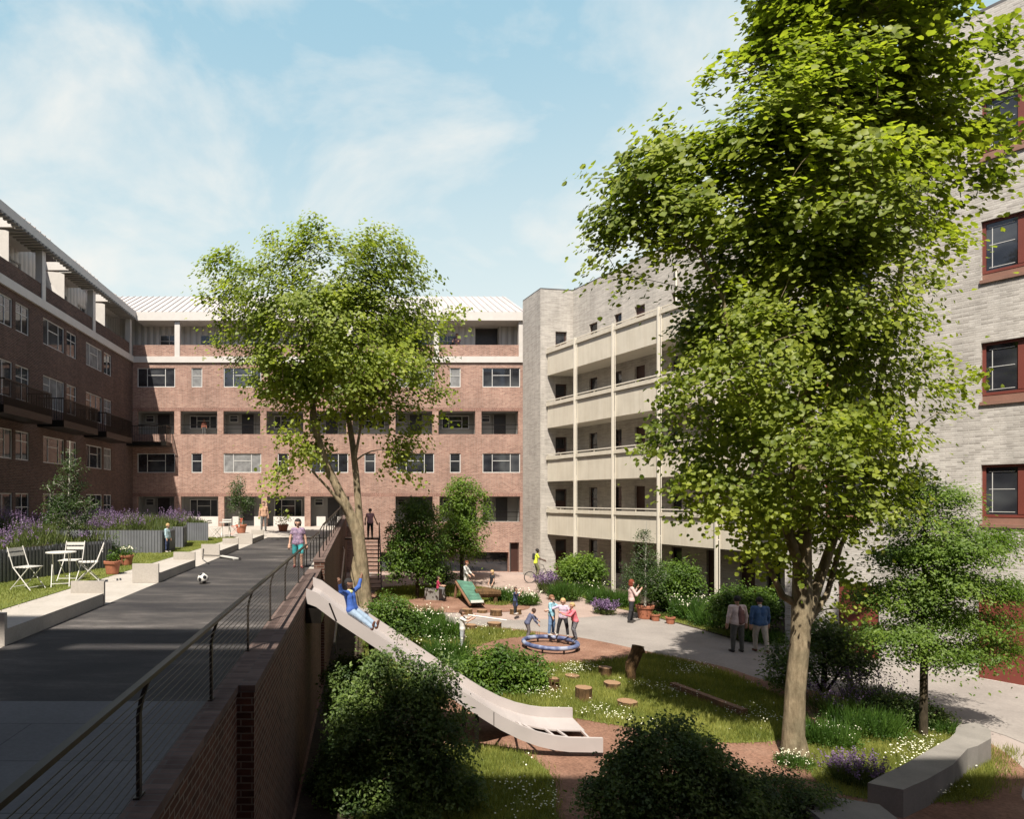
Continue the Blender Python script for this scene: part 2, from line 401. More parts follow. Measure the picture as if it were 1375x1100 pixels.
M['leafmid'] = mat_leaf('maple_leaves', (0.13, 0.180, 0.028), (0.31, 0.365, 0.065), 0.5, 0.48, (1.4, 1.45, .65))
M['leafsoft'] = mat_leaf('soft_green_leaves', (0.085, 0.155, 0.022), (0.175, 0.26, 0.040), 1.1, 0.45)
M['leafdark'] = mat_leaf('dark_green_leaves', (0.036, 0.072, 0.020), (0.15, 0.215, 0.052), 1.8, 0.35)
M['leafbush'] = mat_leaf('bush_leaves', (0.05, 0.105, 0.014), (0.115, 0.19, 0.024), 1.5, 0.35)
M['leafbirch'] = mat_leaf('birch_leaves', (0.028, 0.06, 0.016), (0.06, 0.10, 0.025), 2.5, 0.35)
M['grass'] = mat_leaf('grass_blades', (0.15, 0.18, 0.035), (0.30, 0.31, 0.085), 0.9, 0.35)
M['grassdk'] = mat_leaf('long_green_leaves', (0.035, 0.085, 0.014), (0.08, 0.15, 0.022), 1.6, 0.35)
M['lav'] = mat_leaf('lavender_flowers', (0.13, 0.08, 0.19), (0.27, 0.18, 0.34), 3, 0.25, (1, 1, 1))
M['sagegreen'] = mat_leaf('lavender_stems', (0.07, 0.10, 0.03), (0.13, 0.16, 0.05), 2, 0.3)
M['flw'] = mat_plain('cream_petals', (0.80, 0.78, 0.60), 0.7, var=0.15, scale=20)
def seg_mat(name, col, rough=0.8, var=0.12, scale=14): return mat_plain(name, col, rough, var=var, scale=scale)
# ================================================================ walls with real openings
class Wall:
    """a wall face from p0 to p1 (left to right as seen from outside)"""
    def __init__(s, p0, p1):
        s.p0 = Vector((p0[0], p0[1], 0)); d = Vector((p1[0] - p0[0], p1[1] - p0[1], 0)); s.L = d.length; s.d = d.normalized()
        s.n = Vector((s.d.y, -s.d.x, 0))
    def pt(s, u, z, i=0.0): p = s.p0 + s.d * u - s.n * i; return Vector((p.x, p.y, z))     # i = distance inward
    def M(s):
        m = Matrix((s.d, -s.n, Vector((0, 0, 1)))).transposed().to_4x4(); m.translation = s.p0; return m
    def box(s, mb, u0, u1, z0, z1, i0, i1, mi=0): mb.box(u0, u1, i0, i1, z0, z1, mi, s.M())
    def face(s, mb, z0, z1, holes, mi=0, reveal=0.12, u0=0.0, u1=None, ztop=None):
        u1 = s.L if u1 is None else u1
        us = sorted({u0, u1, *[h[0] for h in holes], *[h[1] for h in holes]})
        zs = sorted({z0, z1, *[h[2] for h in holes], *[h[3] for h in holes]})
        us = [u for u in us if u0 <= u <= u1]; zs = [z for z in zs if z0 <= z <= z1]
        for a, b in zip(us, us[1:]):
            for c, d in zip(zs, zs[1:]):
                um, zm = (a + b) / 2, (c + d) / 2
                if any(h[0] < um < h[1] and h[2] < zm < h[3] for h in holes): continue
                mb.poly([s.pt(a, c), s.pt(b, c), s.pt(b, d), s.pt(a, d)], mi)
        for h in holes:
            r = h[4] if len(h) > 4 else reveal; a, b, c, d = h[:4]
            mb.poly([s.pt(a, c), s.pt(a, d), s.pt(a, d, r), s.pt(a, c, r)], mi)
            mb.poly([s.pt(b, c), s.pt(b, c, r), s.pt(b, d, r), s.pt(b, d)], mi)
            mb.poly([s.pt(a, d), s.pt(b, d), s.pt(b, d, r), s.pt(a, d, r)], mi)
            mb.poly([s.pt(a, c), s.pt(a, c, r), s.pt(b, c, r), s.pt(b, c)], mi)

rnd = random.Random(5)
def window(W, parent, u0, u1, z0, z1, inset=0.09, kind='big', fm='frame', w=0.05, name='window', extra_glass='glass'):
    mb = MB(); i0, i1 = inset - 0.03, inset + 0.03
    W.box(mb, u0, u1, z0, z0 + w, i0, i1); W.box(mb, u0, u1, z1 - w, z1, i0, i1)
    W.box(mb, u0, u0 + w, z0 + w, z1 - w, i0, i1); W.box(mb, u1 - w, u1, z0 + w, z1 - w, i0, i1)
    L = u1 - u0; H = z1 - z0; m = w * 0.75
    def vbar(t, a=0.0, b=1.0): W.box(mb, u0 + L * t - m / 2, u0 + L * t + m / 2, z0 + w + (H - 2 * w) * a, z0 + w + (H - 2 * w) * b, i0 + 0.004, i1 - 0.004)
    def hbar(t, a=0.0, b=1.0): W.box(mb, u0 + w + (L - 2 * w) * a + 0.02, u0 + w + (L - 2 * w) * b - 0.02, z0 + H * t - m / 2, z0 + H * t + m / 2, i0 + 0.008, i1 - 0.008)
    if kind == 'big': vbar(0.26); vbar(0.74); hbar(0.62, 0.26, 0.74)
    elif kind == 'small': hbar(0.60)
    elif kind == 'pair': vbar(0.5); hbar(0.66, 0, 1)
    elif kind == 'flatdoor': vbar(0.33); vbar(0.66); hbar(0.72, 0.0, 0.33)
    elif kind == 'three': vbar(0.33); vbar(0.66)
    f = mb.build(name, M[fm], parent)
    g = MB(); g.poly([W.pt(u0 + 0.02, z0 + 0.02, inset), W.pt(u1 - 0.02, z0 + 0.02, inset), W.pt(u1 - 0.02, z1 - 0.02, inset), W.pt(u0 + 0.02, z1 - 0.02, inset)])
    g.build('pane', M[extra_glass], f)
    return f
def loggia(W, parent, u0, u1, z0, z1, depth=1.15, kind=0, rail=True, white=None, top=True):
    mb = MB(); e = 0.0
    a, b = u0 - 0.05, u1 + 0.05                       # the room behind the opening is a little wider than it
    mb.poly([W.pt(a, z0, depth), W.pt(b, z0, depth), W.pt(b, z1, depth), W.pt(a, z1, depth)])
    mb.poly([W.pt(a, z0, 0.24), W.pt(a, z0, depth), W.pt(a, z1, depth), W.pt(a, z1, 0.24)])
    mb.poly([W.pt(b, z0, depth), W.pt(b, z0, 0.24), W.pt(b, z1, 0.24), W.pt(b, z1, depth)])
    mb.poly([W.pt(a, z0, 0.24), W.pt(b, z0, 0.24), W.pt(b, z0, depth), W.pt(a, z0, depth)])
    mb.poly([W.pt(a, z1, depth), W.pt(b, z1, depth), W.pt(b, z1, 0.24), W.pt(a, z1, 0.24)])
    lo = mb.build('loggia', M['plaster'], parent)
    L = u1 - u0; Wi = Wall(W.pt(0, 0, depth - 0.1)[:2], W.pt(W.L, 0, depth - 0.1)[:2])
    if kind == 0:
        window(Wi, lo, u0 + 0.35, u1 - 0.25, z0 + (z1 - z0) * 0.3, z1 - 0.18, 0.0, 'big')
    else:
        d0 = u0 + L * 0.42
        db = MB(); Wi.box(db, d0, d0 + 0.82, z0 + 0.02, z1 - 0.12, -0.03, 0.05); Wi.box(db, d0 - 0.05, d0, z0 + 0.02, z1 - 0.07, -0.04, 0.05, 1); Wi.box(db, d0 + 0.82, d0 + 0.87, z0 + 0.02, z1 - 0.07, -0.04, 0.05, 1)
        db.build('door', [M['door'], M['plaster']], lo)
        window(Wi, lo, u0 + 0.2, u0 + 0.78, z1 - 0.62, z1 - 0.15, 0.0, 'small', w=0.04)
    if rail:
        r = MB(); W.box(r, u0, u1, z0 + 0.62, z0 + 0.665, 0.10, 0.14); W.box(r, u0, u1, z0 + 0.34, z0 + 0.36, 0.11, 0.13)
        r.build('rail', M['darkmetal'], lo)
    if white:
        wb = MB()
        for x0, x1 in white: W.box(wb, x0, x1, z0 + 0.002, z0 + 0.66, 0.05, 0.16)
        wb.build('parapet_panel', M['white'], lo)
    return lo

# ================================================================ brick building across the courtyard
YB = 42.6; XL = -15.2; XR = 10.94; S = 20.188
fx = lambda px: (px - HX) / S
fz = lambda py: CZ - (py - HY) / S
bb = thing('apartment_building', 'long sunlit red brick apartment building with pale metal roof, closing the courtyard', 'building', ((XL + XR) / 2, YB, 0))
W = Wall((XL, YB), (XR, YB)); ux = lambda X: X - XL
bigs = [184.5, 300.2, 417, 532.5, 648]; smalls = [257, 373, 489.5, 604]; logs = [184.5 + 57.75 * k for k in range(9)]
holes = []; wins = []; lgs = []
for z0, z1 in ((12.33, 13.61), (6.63, 7.92)):
    for p in bigs: wins.append((ux(fx(p)), ux(fx(p + 50.5)), z0, z1, 'big'))
    for p in smalls: wins.append((ux(fx(p)), ux(fx(p + 14.5)), z0, z1, 'small'))
for k, p in enumerate(logs): lgs.append((ux(fx(p)), ux(fx(p + 49.5)), 9.2, 10.74, k % 2 == 0 and 1 or 0, True, None))
lgs.append((ux(fx(184.5)), ux(fx(234)), DZ + .004, 5.05, 1, False, None))
lgs.append((ux(fx(242.5)), ux(fx(293)), DZ + .004, 5.05, 0, False, [(ux(fx(242.5)), ux(fx(293)))]))
lgs.append((ux(fx(301)), ux(fx(351)), DZ + .004, 5.05, 1, False, [(ux(fx(312)), ux(fx(322))), (ux(fx(341)), ux(fx(351)))]))
lgs.append((ux(fx(358.5)), ux(fx(409)), DZ + .004, 5.05, 0, False, [(ux(fx(367)), ux(fx(409)))]))
lgs.append((ux(fx(417)), ux(fx(469)), DZ + .004, 5.05, 1, False, [(ux(fx(425)), ux(fx(437))), (ux(fx(453)), ux(fx(469)))]))
for p in (531, 648.5): lgs.append((ux(fx(p)), ux(fx(p + 50)), 3.36, 5.05, 1, True, [(ux(fx(p)), ux(fx(p + 50)))] if 0 else None))
lgs.append((ux(fx(590)), ux(fx(640)), 3.36, 5.05, 0, True, None))
holes = [(a, b, c, d) for a, b, c, d, k in wins] + [(a, b, c, d, 0.24) for a, b, c, d, *_ in lgs]
base = [(ux(fx(510)), ux(fx(683)), 0.02, 1.34, 0.5), (ux(fx(684)), ux(fx(697)), 0.02, 1.98, 0.35), (ux(fx(520)), ux(fx(535)), 1.34, 2.05, 0.3)]
mb = MB(); W.face(mb, 0, 13.96, holes + base); wall = mb.build('wall', M['brick'], bb)
mb = MB()                                             # soldier courses over the openings
for z in (10.74, 5.05):
    W.box(mb, 0.02, W.L - 0.02, z + 0.001, z + 0.235, -0.004, 0.05)
mb.build('soldier_course', M['brick_soldier'], bb)
for a, b, c, d, k in wins: window(W, bb, a, b, c, d, 0.07, k, extra_glass='glass' if rnd.random() < 0.8 else 'curtain')
for a, b, c, d, k, r, wh in lgs: loggia(W, bb, a, b, c, d, 1.15, k, r, wh)
mb = MB(); W.box(mb, base[0][0], base[0][1], 0.02, 1.34, 0.42, 0.46); mb.build('garage_glazing', M['glass'], bb)
mb = MB(); W.box(mb, base[1][0] + .02, base[1][1] - .02, 0.02, 1.95, 0.28, 0.34); W.box(mb, base[1][0], base[1][0] + .06, .02, 1.98, 0.02, 0.3, 1); mb.build('door', [M['brown'], M['steel']], bb)
mb = MB(); W.box(mb, base[2][0], base[2][1], 1.34, 2.05, 0.25, 0.29); mb.build('vent_panel', M['brown'], bb)
# cornice, parapet, top storey
mb = MB(); W.box(mb, -0.0, W.L, 13.96, 14.36, -0.10, 0.30); mb.build('cornice', M['white'], bb)
mb = MB(); W.box(mb, 0, W.L, 14.36, 15.15, 0.02, 0.22); mb.build('parapet', M['brick'], bb)
for px in (238, 354, 470, 586, 700):
    p = fx(px); mb = MB(); W.box(mb, ux(p) - 0.17, ux(p) + 0.17, 14.36, 16.73, -0.03, 0.30); mb.build('post', M['white'], bb)
RB = 1.35                                             # depth of the roof terrace
ow = [(ux(fx(p)), ux(fx(p + 26)), 14.9, 16.15) for p in (206, 262, 322, 379, 438, 494, 552)] + [(ux(fx(590)), ux(fx(619)), 14.9, 16.15)]
ow2 = [(ux(fx(643)), ux(fx(676)), 14.5, 16.9, 0.6)]
Wt = Wall((XL, YB + RB), (XR, YB + RB))
mb = MB(); Wt.face(mb, 14.30, 17.3, ow + ow2); mb.poly([Wt.pt(-RB, 14.3), Wt.pt(0, 14.3), Wt.pt(0, 17.3), Wt.pt(-RB, 17.3)]); mb.build('terrace_wall', M['clad'], bb)
for a, b, c, d in ow: window(Wt, bb, a, b, c, d, 0.06, 'pair')
mb = MB(); Wt.box(mb, ow2[0][0], ow2[0][1], 14.5, 16.9, 0.55, 0.6); mb.build('stair_opening', M['door'], bb)
mb = MB(); mb.box(XL, XR, YB + 0.22, YB + RB, 14.32, 14.358); mb.build('terrace_floor', M['concrete'], bb)
def roof_slab(mb, W, u0, u1, ze, zr, out, depth, th=0.5):
    # fascia, soffit and sloping top
    mb.poly([W.pt(u0, ze - th, -out), W.pt(u1, ze - th, -out), W.pt(u1, ze, -out), W.pt(u0, ze, -out)])
    mb.poly([W.pt(u0, ze - th, -out), W.pt(u0, ze - th, 2.6), W.pt(u1, ze - th, 2.6), W.pt(u1, ze - th, -out)])
mb = MB(); ze = 17.28; out_ = 0.18; rz = 20.0; dp = 5.2
mb.box(XL + .3, XR + .0, YB - out_, YB + 2.4, 16.73, ze)
mb.build('eaves', M['white'], bb)
mb = MB()
a = Vector((XL - 3, YB - out_, ze + .004)); b = Vector((XR, YB - out_, ze + .004)); c = Vector((XR - 0.2, YB + dp, rz)); d = Vector((XL - 3, YB + dp, rz))
mb.poly([a, b, c, d]); mb.poly([b, Vector((XR + .05, YB + 9, ze)), c]); mb.poly([d, c, Vector((XR, YB + 11, ze)), Vector((XL - 3, YB + 11, ze))])
nrm = (b - a).cross(d - a).normalized()
k = 0
x = XL - 2.6
while x < XR - 0.05:
    t = 0.0
    mb.bar(Vector((x, YB - out_, ze + .03)), Vector((x - 0.2 * (x - XL) / (XR - XL), YB + dp, rz + .03)), 0.045, 0.06, up=nrm)
    x += 0.46
mb.build('roof', M['roof'], bb)
mb = MB(); mb.poly([Vector((XR, YB, 0)), Vector((XR, YB + 11, 0)), Vector((XR, YB + 11, 17.28)), Vector((XR, YB, 17.28))])
mb.build('side_wall', M['brick'], bb)

# ================================================================ brick building on the left
lb = thing('apartment_building', 'shaded red brick apartment building on the left with dark barred balconies', 'building', (XL, 24, 0))
Y0 = 3.0
W = Wall((XL, Y0), (XL, YB)); uy = lambda Y: Y - Y0
wins = []; k = -4
for k in range(-4, 4):
    yb = 30.6 + 4.88 * k - (0.1 if k == 1 else 0)
    if yb < Y0 + 0.5: continue
    for r, (z0, z1) in enumerate(((12.33, 13.61), (9.3, 10.85), (6.63, 7.92), (DZ + 0.25, 5.15))):
        if yb + 2.2 < YB - 0.05:
            wins.append((uy(yb), uy(yb + 2.2), z0, z1, 'flatdoor' if r in (1, 3) else 'big'))
        if yb + 3.6 < YB - 0.05: wins.append((uy(yb + 2.45), uy(yb + 3.6), z0, z1, 'pair'))
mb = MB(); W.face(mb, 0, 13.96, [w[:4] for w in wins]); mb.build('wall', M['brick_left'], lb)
for a, b, c, d, k in wins: window(W, lb, a, b, c, d, 0.07, k, extra_glass='glass' if rnd.random() < 0.75 else 'curtain')
mb = MB(); W.box(mb, 0, W.L - .11, 13.96, 14.36, -0.12, 0.30); mb.build('cornice', M['white'], lb)
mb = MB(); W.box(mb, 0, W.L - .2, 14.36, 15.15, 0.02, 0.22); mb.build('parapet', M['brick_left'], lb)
for j in range(7):
    y = 42.2 - 5.78 * j
    mb = MB(); W.box(mb, uy(y) - 0.17, uy(y) + 0.17, 14.36, 16.73, -0.03, 0.30); mb.build('post', M['white'], lb)
Wt = Wall((XL - RB, Y0), (XL - RB, YB))
ow = [];
for j in range(8):
    y = 40.0 - 4.88 * j
    if y > Y0 + 1: ow += [(uy(y - 0.9), uy(y + 0.9), 14.9, 16.3), (uy(y - 2.6), uy(y - 1.5), 14.45, 16.3)]
mb = MB(); Wt.face(mb, 14.30, 17.3, ow); mb.poly([Wt.pt(Wt.L, 14.3), Wt.pt(Wt.L + RB, 14.3), Wt.pt(Wt.L + RB, 17.3), Wt.pt(Wt.L, 17.3)]); mb.build('terrace_wall', M['clad'], lb)
for a, b, c, d in ow: window(Wt, lb, a, b, c, d, 0.06, 'pair')
GAPS = []
for j in range(7):                                    # white dividers standing in the open bays of the roof terrace
    y = 38.6 - 5.3 * j
    if y < Y0 + 3: continue
    GAPS.append((y - 2.3, y + .15))
    mb = MB(); q = [W.pt(uy(y), 14.4, RB), W.pt(uy(y), 16.75, RB), W.pt(uy(y) + .25, 16.75, 0.35), W.pt(uy(y) + .25, 15.2, 0.35), W.pt(uy(y) + .12, 14.4, 0.45)]
    mb.poly(q); mb.poly([p + Vector((0, 0.06, 0)) for p in q[::-1]]); mb.build('divider', M['white'], lb)
mb = MB(); mb.box(XL - RB, XL - .22, Y0, YB, 14.32, 14.358); mb.build('terrace_floor', M['concrete'], lb)
segs = []; y = Y0
for g0, g1 in sorted(GAPS): segs += [(y, g0, False), (g0, g1, True)]; y = g1
segs.append((y, YB - .2, False))
mb = MB()
for a_, b_, gap in segs: mb.box(XL + .02 if gap else XL - 2.4, XL + .3, a_, b_, 16.86, ze)
y = Y0 + .1
while y < YB - .3: mb.box(XL + .02 if any(g0 - .1 < y < g1 for g0, g1 in GAPS) else XL - 0.6, XL + .34, y, y + .14, 16.74, 16.86, 1); y += 0.32
mb.build('eaves', [M['white'], M['plaster']], lb)
mb = MB()
rx = lambda x: ze + .004 + (XL + .3 - x) / 5.3 * (rz - ze)
for a_, b_, gap in segs:
    x0_ = XL - RB - .1 if gap else XL + .3; yb_ = b_ if b_ < YB - .3 else b_
    mb.poly([Vector((x0_, a_, rx(x0_))), Vector((x0_, yb_, rx(x0_))), Vector((XL - 5, yb_ + (5 if b_ > YB - .3 else 0), rz)), Vector((XL - 5, a_, rz))])
    if gap:
        mb.poly([Vector((x0_, a_, 16.9)), Vector((x0_, b_, 16.9)), Vector((x0_, b_, rx(x0_))), Vector((x0_, a_, rx(x0_)))])
mb.poly([Vector((XL - 5, Y0, rz)), Vector((XL - 5, YB + 5, rz)), Vector((XL - 11, YB + 5, ze)), Vector((XL - 11, Y0, ze))])
y = Y0 + .1; nrm = Vector((2.72, 0, 5.3)).normalized()
while y < YB - .3:
    x0_ = XL - RB - .1 if any(g0 - .05 < y < g1 for g0, g1 in GAPS) else XL + .3
    mb.bar(Vector((x0_, y, rx(x0_) + .03)), Vector((XL - 5, y, rz + .03)), 0.045, 0.06, up=nrm); y += 0.46
mb.build('roof', M['roof'], lb)
mb = MB()
for q in ([(XL, Y0), (XL - 11, Y0)], [(XL - 11, Y0), (XL - 11, YB + 11)]):
    (x0, y0), (x1, y1) = q; mb.poly([Vector((x0, y0, 0)), Vector((x1, y1, 0)), Vector((x1, y1, ze)), Vector((x0, y0, ze))])
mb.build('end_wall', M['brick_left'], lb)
for j in range(6):                                    # balconies with vertical bars
    y1 = 28.9 + 5.05 * (2 - j)
    y0 = y1 - 3.9; p = 1.25
    if y0 < Y0: continue
    mb = MB(); W.box(mb, uy(y0), uy(y1), 8.28, 8.6, -p, 0.0); W.box(mb, uy(y0) + .06, uy(y1) - .06, 8.62, 8.92, -p + .04, -p + .055); bal = mb.build('balcony', M['darkmetal'], lb)
    r = MB(); zt = 9.6
    for (a, b, c, d) in ((uy(y0), uy(y1), -p, -p + .05), (uy(y0), uy(y0) + .05, -p, -.02), (uy(y1) - .05, uy(y1), -p, -.02)):
        W.box(r, a, b, zt, zt + .05, c, d)
    n = int(3.9 / 0.08)
    for q in range(n + 1):
        u = uy(y0) + .02 + q * (3.86 / n); W.box(r, u - .012, u + .012, 8.6, zt, -p + .015, -p + .033)
    for q in range(1, 11):
        for u in (uy(y0) + .02, uy(y1) - .02): W.box(r, u - .009, u + .009, 8.6, zt, -p + q * .113, -p + q * .113 + .018)
    r.build('railing', M['darkmetal'], bal)
mb = MB(); Wb = Wall((XL, YB), (XR, YB)); Wb.box(mb, 0.02, 2.6, 8.34, 8.6, -1.2, 0.0); bal = mb.build('balcony', M['darkmetal'], bb)
r = MB(); Wb.box(r, 0.3, 2.6, 9.6, 9.65, -1.2, -1.15); Wb.box(r, 2.55, 2.6, 9.6, 9.65, -1.15, -.02)
for q in range(22): Wb.box(r, .32 + q * .108, .338 + q * .108, 8.6, 9.6, -1.185, -1.167)
for q in range(10): Wb.box(r, 2.566, 2.584, 8.6, 9.6, -1.16 + q * .113, -1.142 + q * .113)
r.build('railing', M['darkmetal'], bal)

# ================================================================ grey brick building with balconies
gb = thing('apartment_building', 'pale grey brick apartment building with stacked cream balcony galleries on the right', 'building', (13, 36, 0))
ZR = 17.65; A = Vector((10.42, 41.3)); B = Vector((10.87, 38.85)); Cc = Vector((12.95, 39.2)); E = Cc + Vector((.355, -1)) * 15.3
floors = [0.0, 3.07, 6.26, 9.50, 12.69]
WA = Wall(A, B); WB_ = Wall(B, Cc); WC = Wall(Cc, E)
mb = MB(); WA.face(mb, 0, ZR, [])
h2 = []                                              # doors on the short facet
for f in floors: h2.append((0.98, 1.72, f + .02, f + 2.42))
WB_.face(mb, 0, ZR, h2, reveal=0.2)
k = WC.d; sc = 1.061
h3 = []
cols = [(1.4, 2.07, 'w'), (3.38, 3.92, 'w'), (4.84, 5.53, 'd'), (7.2, 7.8, 'w'), (9.15, 9.75, 'd'), (10.8, 11.5, 'd'), (12.0, 12.6, 'w')]
for f in floors:
    for t0, t1, kk in cols: h3.append((t0 * sc, t1 * sc, f + (0.02 if kk == 'd' else 0.75), f + 2.5, kk))
WC.face(mb, 0, ZR, [h[:4] for h in h3], reveal=0.2)
# back of the far end beyond the facet, to the brick building
mb.build('wall', M['grey_brick'], gb)
for a, b, c, d in h2:
    q = MB(); WB_.box(q, a, b, c, d, 0.14, 0.2); dr = q.build('door', M['brown'], gb)
    q = MB(); WB_.box(q, a + .1, b - .1, d - .7, d - .1, 0.13, 0.139); q.build('pane', M['glass'], dr)
for a, b, c, d, kk in h3:
    if kk == 'd':
        q = MB(); WC.box(q, a, b, c, d, 0.14, 0.2); q.build('door', M['brown'], gb)
    else: window(WC, gb, a, b, c, d, 0.16, 'small', fm='brown', w=0.06)
mb = MB(); pts = [A, B, Cc, E, E + Vector((12, 4)), A + Vector((14, 4))]
mb.prism(pts, ZR - .02, ZR + .06); mb.build('roof_coping', M['coatrib'], gb)
mb = MB(); a = WC.pt(5.1, 15.5, -.08)
mb.tube([WC.pt(8.0, 14.3, -.07), WC.pt(8.0, 16.15, -.07)], 0.05, 8); mb.tube([WC.pt(8.0, 16.15, -.07), WC.pt(7.9, 16.3, -.02)], 0.09, 8); mb.build('downpipe', M['creamtrim'], gb)
# balcony galleries: slab, panels, top band, handrail
G0 = Vector((11.27, 38.9)); G1 = G0 + Vector((.355, -1)) * 14.35
WG = Wall(G0, G1)
bays = [0.0, 2.58 * sc, 5.46 * sc, 8.37 * sc, 11.4 * sc, WG.L]
for f in floors[1:]:
    zb = f - .30
    mb = MB(); WG.box(mb, 0.0, WG.L, zb, f - .005, 0.06, 1.66)
    bal = mb.build('balcony', M['creamtrim'], gb)
    for a, b in zip(bays, bays[1:]):
        q = MB(); WG.box(q, a + .08, b - .08, zb - .02, zb + 1.28, 0.0, 0.055)
        WG.box(q, a + .06, b - .06, zb + 1.30, zb + 1.50, -0.09, 0.055)
        q.build('panel', M['cream'], bal, bevel=0.006)
        r = MB(); WG.box(r, a + .08, b - .08, zb + 1.60, zb + 1.65, -0.05, 0.03)
        n = 2 if b - a > 2 else 1
        for i in range(n + 1):
            u = a + .12 + (b - a - .24) * i / n; WG.box(r, u - .02, u + .02, zb + 1.50, zb + 1.60, -0.03, 0.01)
        r.build('handrail', M['creamtrim'], bal)
    q = MB(); WG.box(q, 0.0, 0.06, zb - .02, zb + 1.55, 0.06, 1.2); q.build('end_panel', M['cream'], bal)
for u in bays[1:-1]:
    q = MB(); WG.box(q, u - .042, u + .042, 0, 14.05, -0.15, -0.03); q.tube([WG.pt(u + .13, 0, -.05), WG.pt(u + .13, 14.0, -.05)], 0.02, 6)
    q.build('column', M['creamtrim'], gb)

# ================================================================ near grey block with oxide red windows
ng = thing('apartment_building', 'tall near block of pale grey brick with oxide red windows and doors', 'building', (17, 17, 0))
N0 = Vector((14.29, 21.6)); nd = Vector((.6, -1)); N1 = N0 + nd * 15.5; ZN = 18.1
WN = Wall(N0, N1); sn = math.hypot(.6, 1)
tY = lambda Y: (21.6 - Y) * sn
WR = Wall(N0 + Vector((1, .6)) * 3.6, N0)
hs = []
gate = (tY(17.44), tY(17.44) + 2.9, 0.02, 2.3); dor = (tY(20.27), tY(19.35), 0.02, 2.25)
wc = []
for z0 in (4.2, 7.5, 10.8, 14.1):
    wc.append((tY(17.38), tY(17.38) + 2.3, z0, z0 + 1.62)); wc.append((tY(20.6), tY(19.55), z0, z0 + 1.62)); wc.append((tY(12.9), tY(12.9) + 2.3, z0, z0 + 1.62))
hs = wc + [gate, dor]
mb = MB(); WN.face(mb, 0, ZN, hs, reveal=0.16); WR.face(mb, 0, ZN, [])
mb.poly([WN.pt(WN.L, 0), WN.pt(WN.L, 0, 10), WN.pt(WN.L, ZN, 10), WN.pt(WN.L, ZN)])
mb.build('wall', M['grey_brick_near'], ng)
for a, b, c, d in wc:
    f = window(WN, ng, a, b, c + .2, d, 0.12, 'none', fm='redpaint', w=0.075)
    q = MB(); L = b - a
    n = 3 if L > 1.5 else 1
    for i in range(1, n): WN.box(q, a + L * i / n - .07, a + L * i / n + .07, c + .29, d - .09, 0.09, 0.14)
    if n > 1: q.build('mullion', M['redpaint'], f)
    q = MB()
    for i in range(n):
        e0, e1 = a + L * i / n + .13, a + L * (i + 1) / n - .13
        for z in (c + .95,): WN.box(q, e0, e1, z, z + .015, 0.112, 0.118)
        WN.box(q, e0, e1, d - .2, d - .185, 0.112, 0.118); WN.box(q, e0 + .06, e0 + .075, c + .33, d - .2, 0.112, 0.118); WN.box(q, e0, e1, c + .34, c + .355, 0.112, 0.118)
    q.build('leading', M['frame'], f)
    q = MB(); WN.box(q, a, b, c + .02, c + .2, 0.10, 0.13); WN.box(q, a - .02, b + .05, c - .07, c + .02, -.05, .13); q.build('sill', M['redsill'], f)
for (a, b, c, d), nm in ((gate, 'gate'), (dor, 'door')):
    q = MB(); n = 3 if nm == 'gate' else 1
    for i in range(n): WN.box(q, a + (b - a) * i / n + .012, a + (b - a) * (i + 1) / n - .012, c, d, 0.06, 0.11)
    WN.box(q, a, b, c, d, 0.112, 0.14, 1)
    q.build(nm, [M['redpaint'], M['brown']], ng)
mb = MB(); mb.prism([N0 + Vector((1, .6)) * 3.6, N0, N1, N1 + Vector((10, 6))], ZN - .0, ZN + .09); mb.build('roof_coping', M['coatrib'], ng)

# ================================================================ brick building behind the viewpoint (it throws the shade on the near deck)
ob = thing('apartment_building', 'red brick building whose parapet shades the nearest part of the deck', 'building', (0, -2.5, 0))
W = Wall((19, -2.6), (-16, -2.6))
wn_ = [];
for z0 in (6.63, 9.4, 12.2, 15.0, 17.3):
    for i in range(8): wn_.append((1.2 + i * 4.3, 3.5 + i * 4.3, z0, z0 + 1.3))
mb = MB(); W.face(mb, 0, 19.2, wn_); mb.poly([Vector((19, -2.6, 19.2)), Vector((-16, -2.6, 19.2)), Vector((-16, -13, 19.2)), Vector((19, -13, 19.2))])
mb.poly([Vector((-16, -2.6, 0)), Vector((-16, -13, 0)), Vector((-16, -13, 19.2)), Vector((-16, -2.6, 19.2))]); mb.poly([Vector((19, -13, 0)), Vector((19, -2.6, 0)), Vector((19, -2.6, 19.2)), Vector((19, -13, 19.2))])
mb.build('wall', M['brick'], ob)
for a, b, c, d in wn_:
    window(W, ob, a, b, c, d, 0.07, 'big')
mb = MB(); W.box(mb, 0, W.L, 19.2, 19.82, -.08, .2); mb.build('parapet', M['brick'], ob)
mb = MB(); W.box(mb, 0, 23.2, 21.82, 22.35, -.02, 4.0); mb.build('shade_block', M['brick'], ob)  # unseen block added on top to carry the courtyard shade farther out
mb = MB(); W.box(mb, 0, W.L, 20.49, 21.8, -.08, .12); mb.build('roof_beam', M['white'], ob)
for i in range(9):
    u = 2.2 + i * 4.05; mb = MB(); W.box(mb, u, u + .5, 19.82, 20.49, -.04, .1); mb.build('post', M['white'], ob)
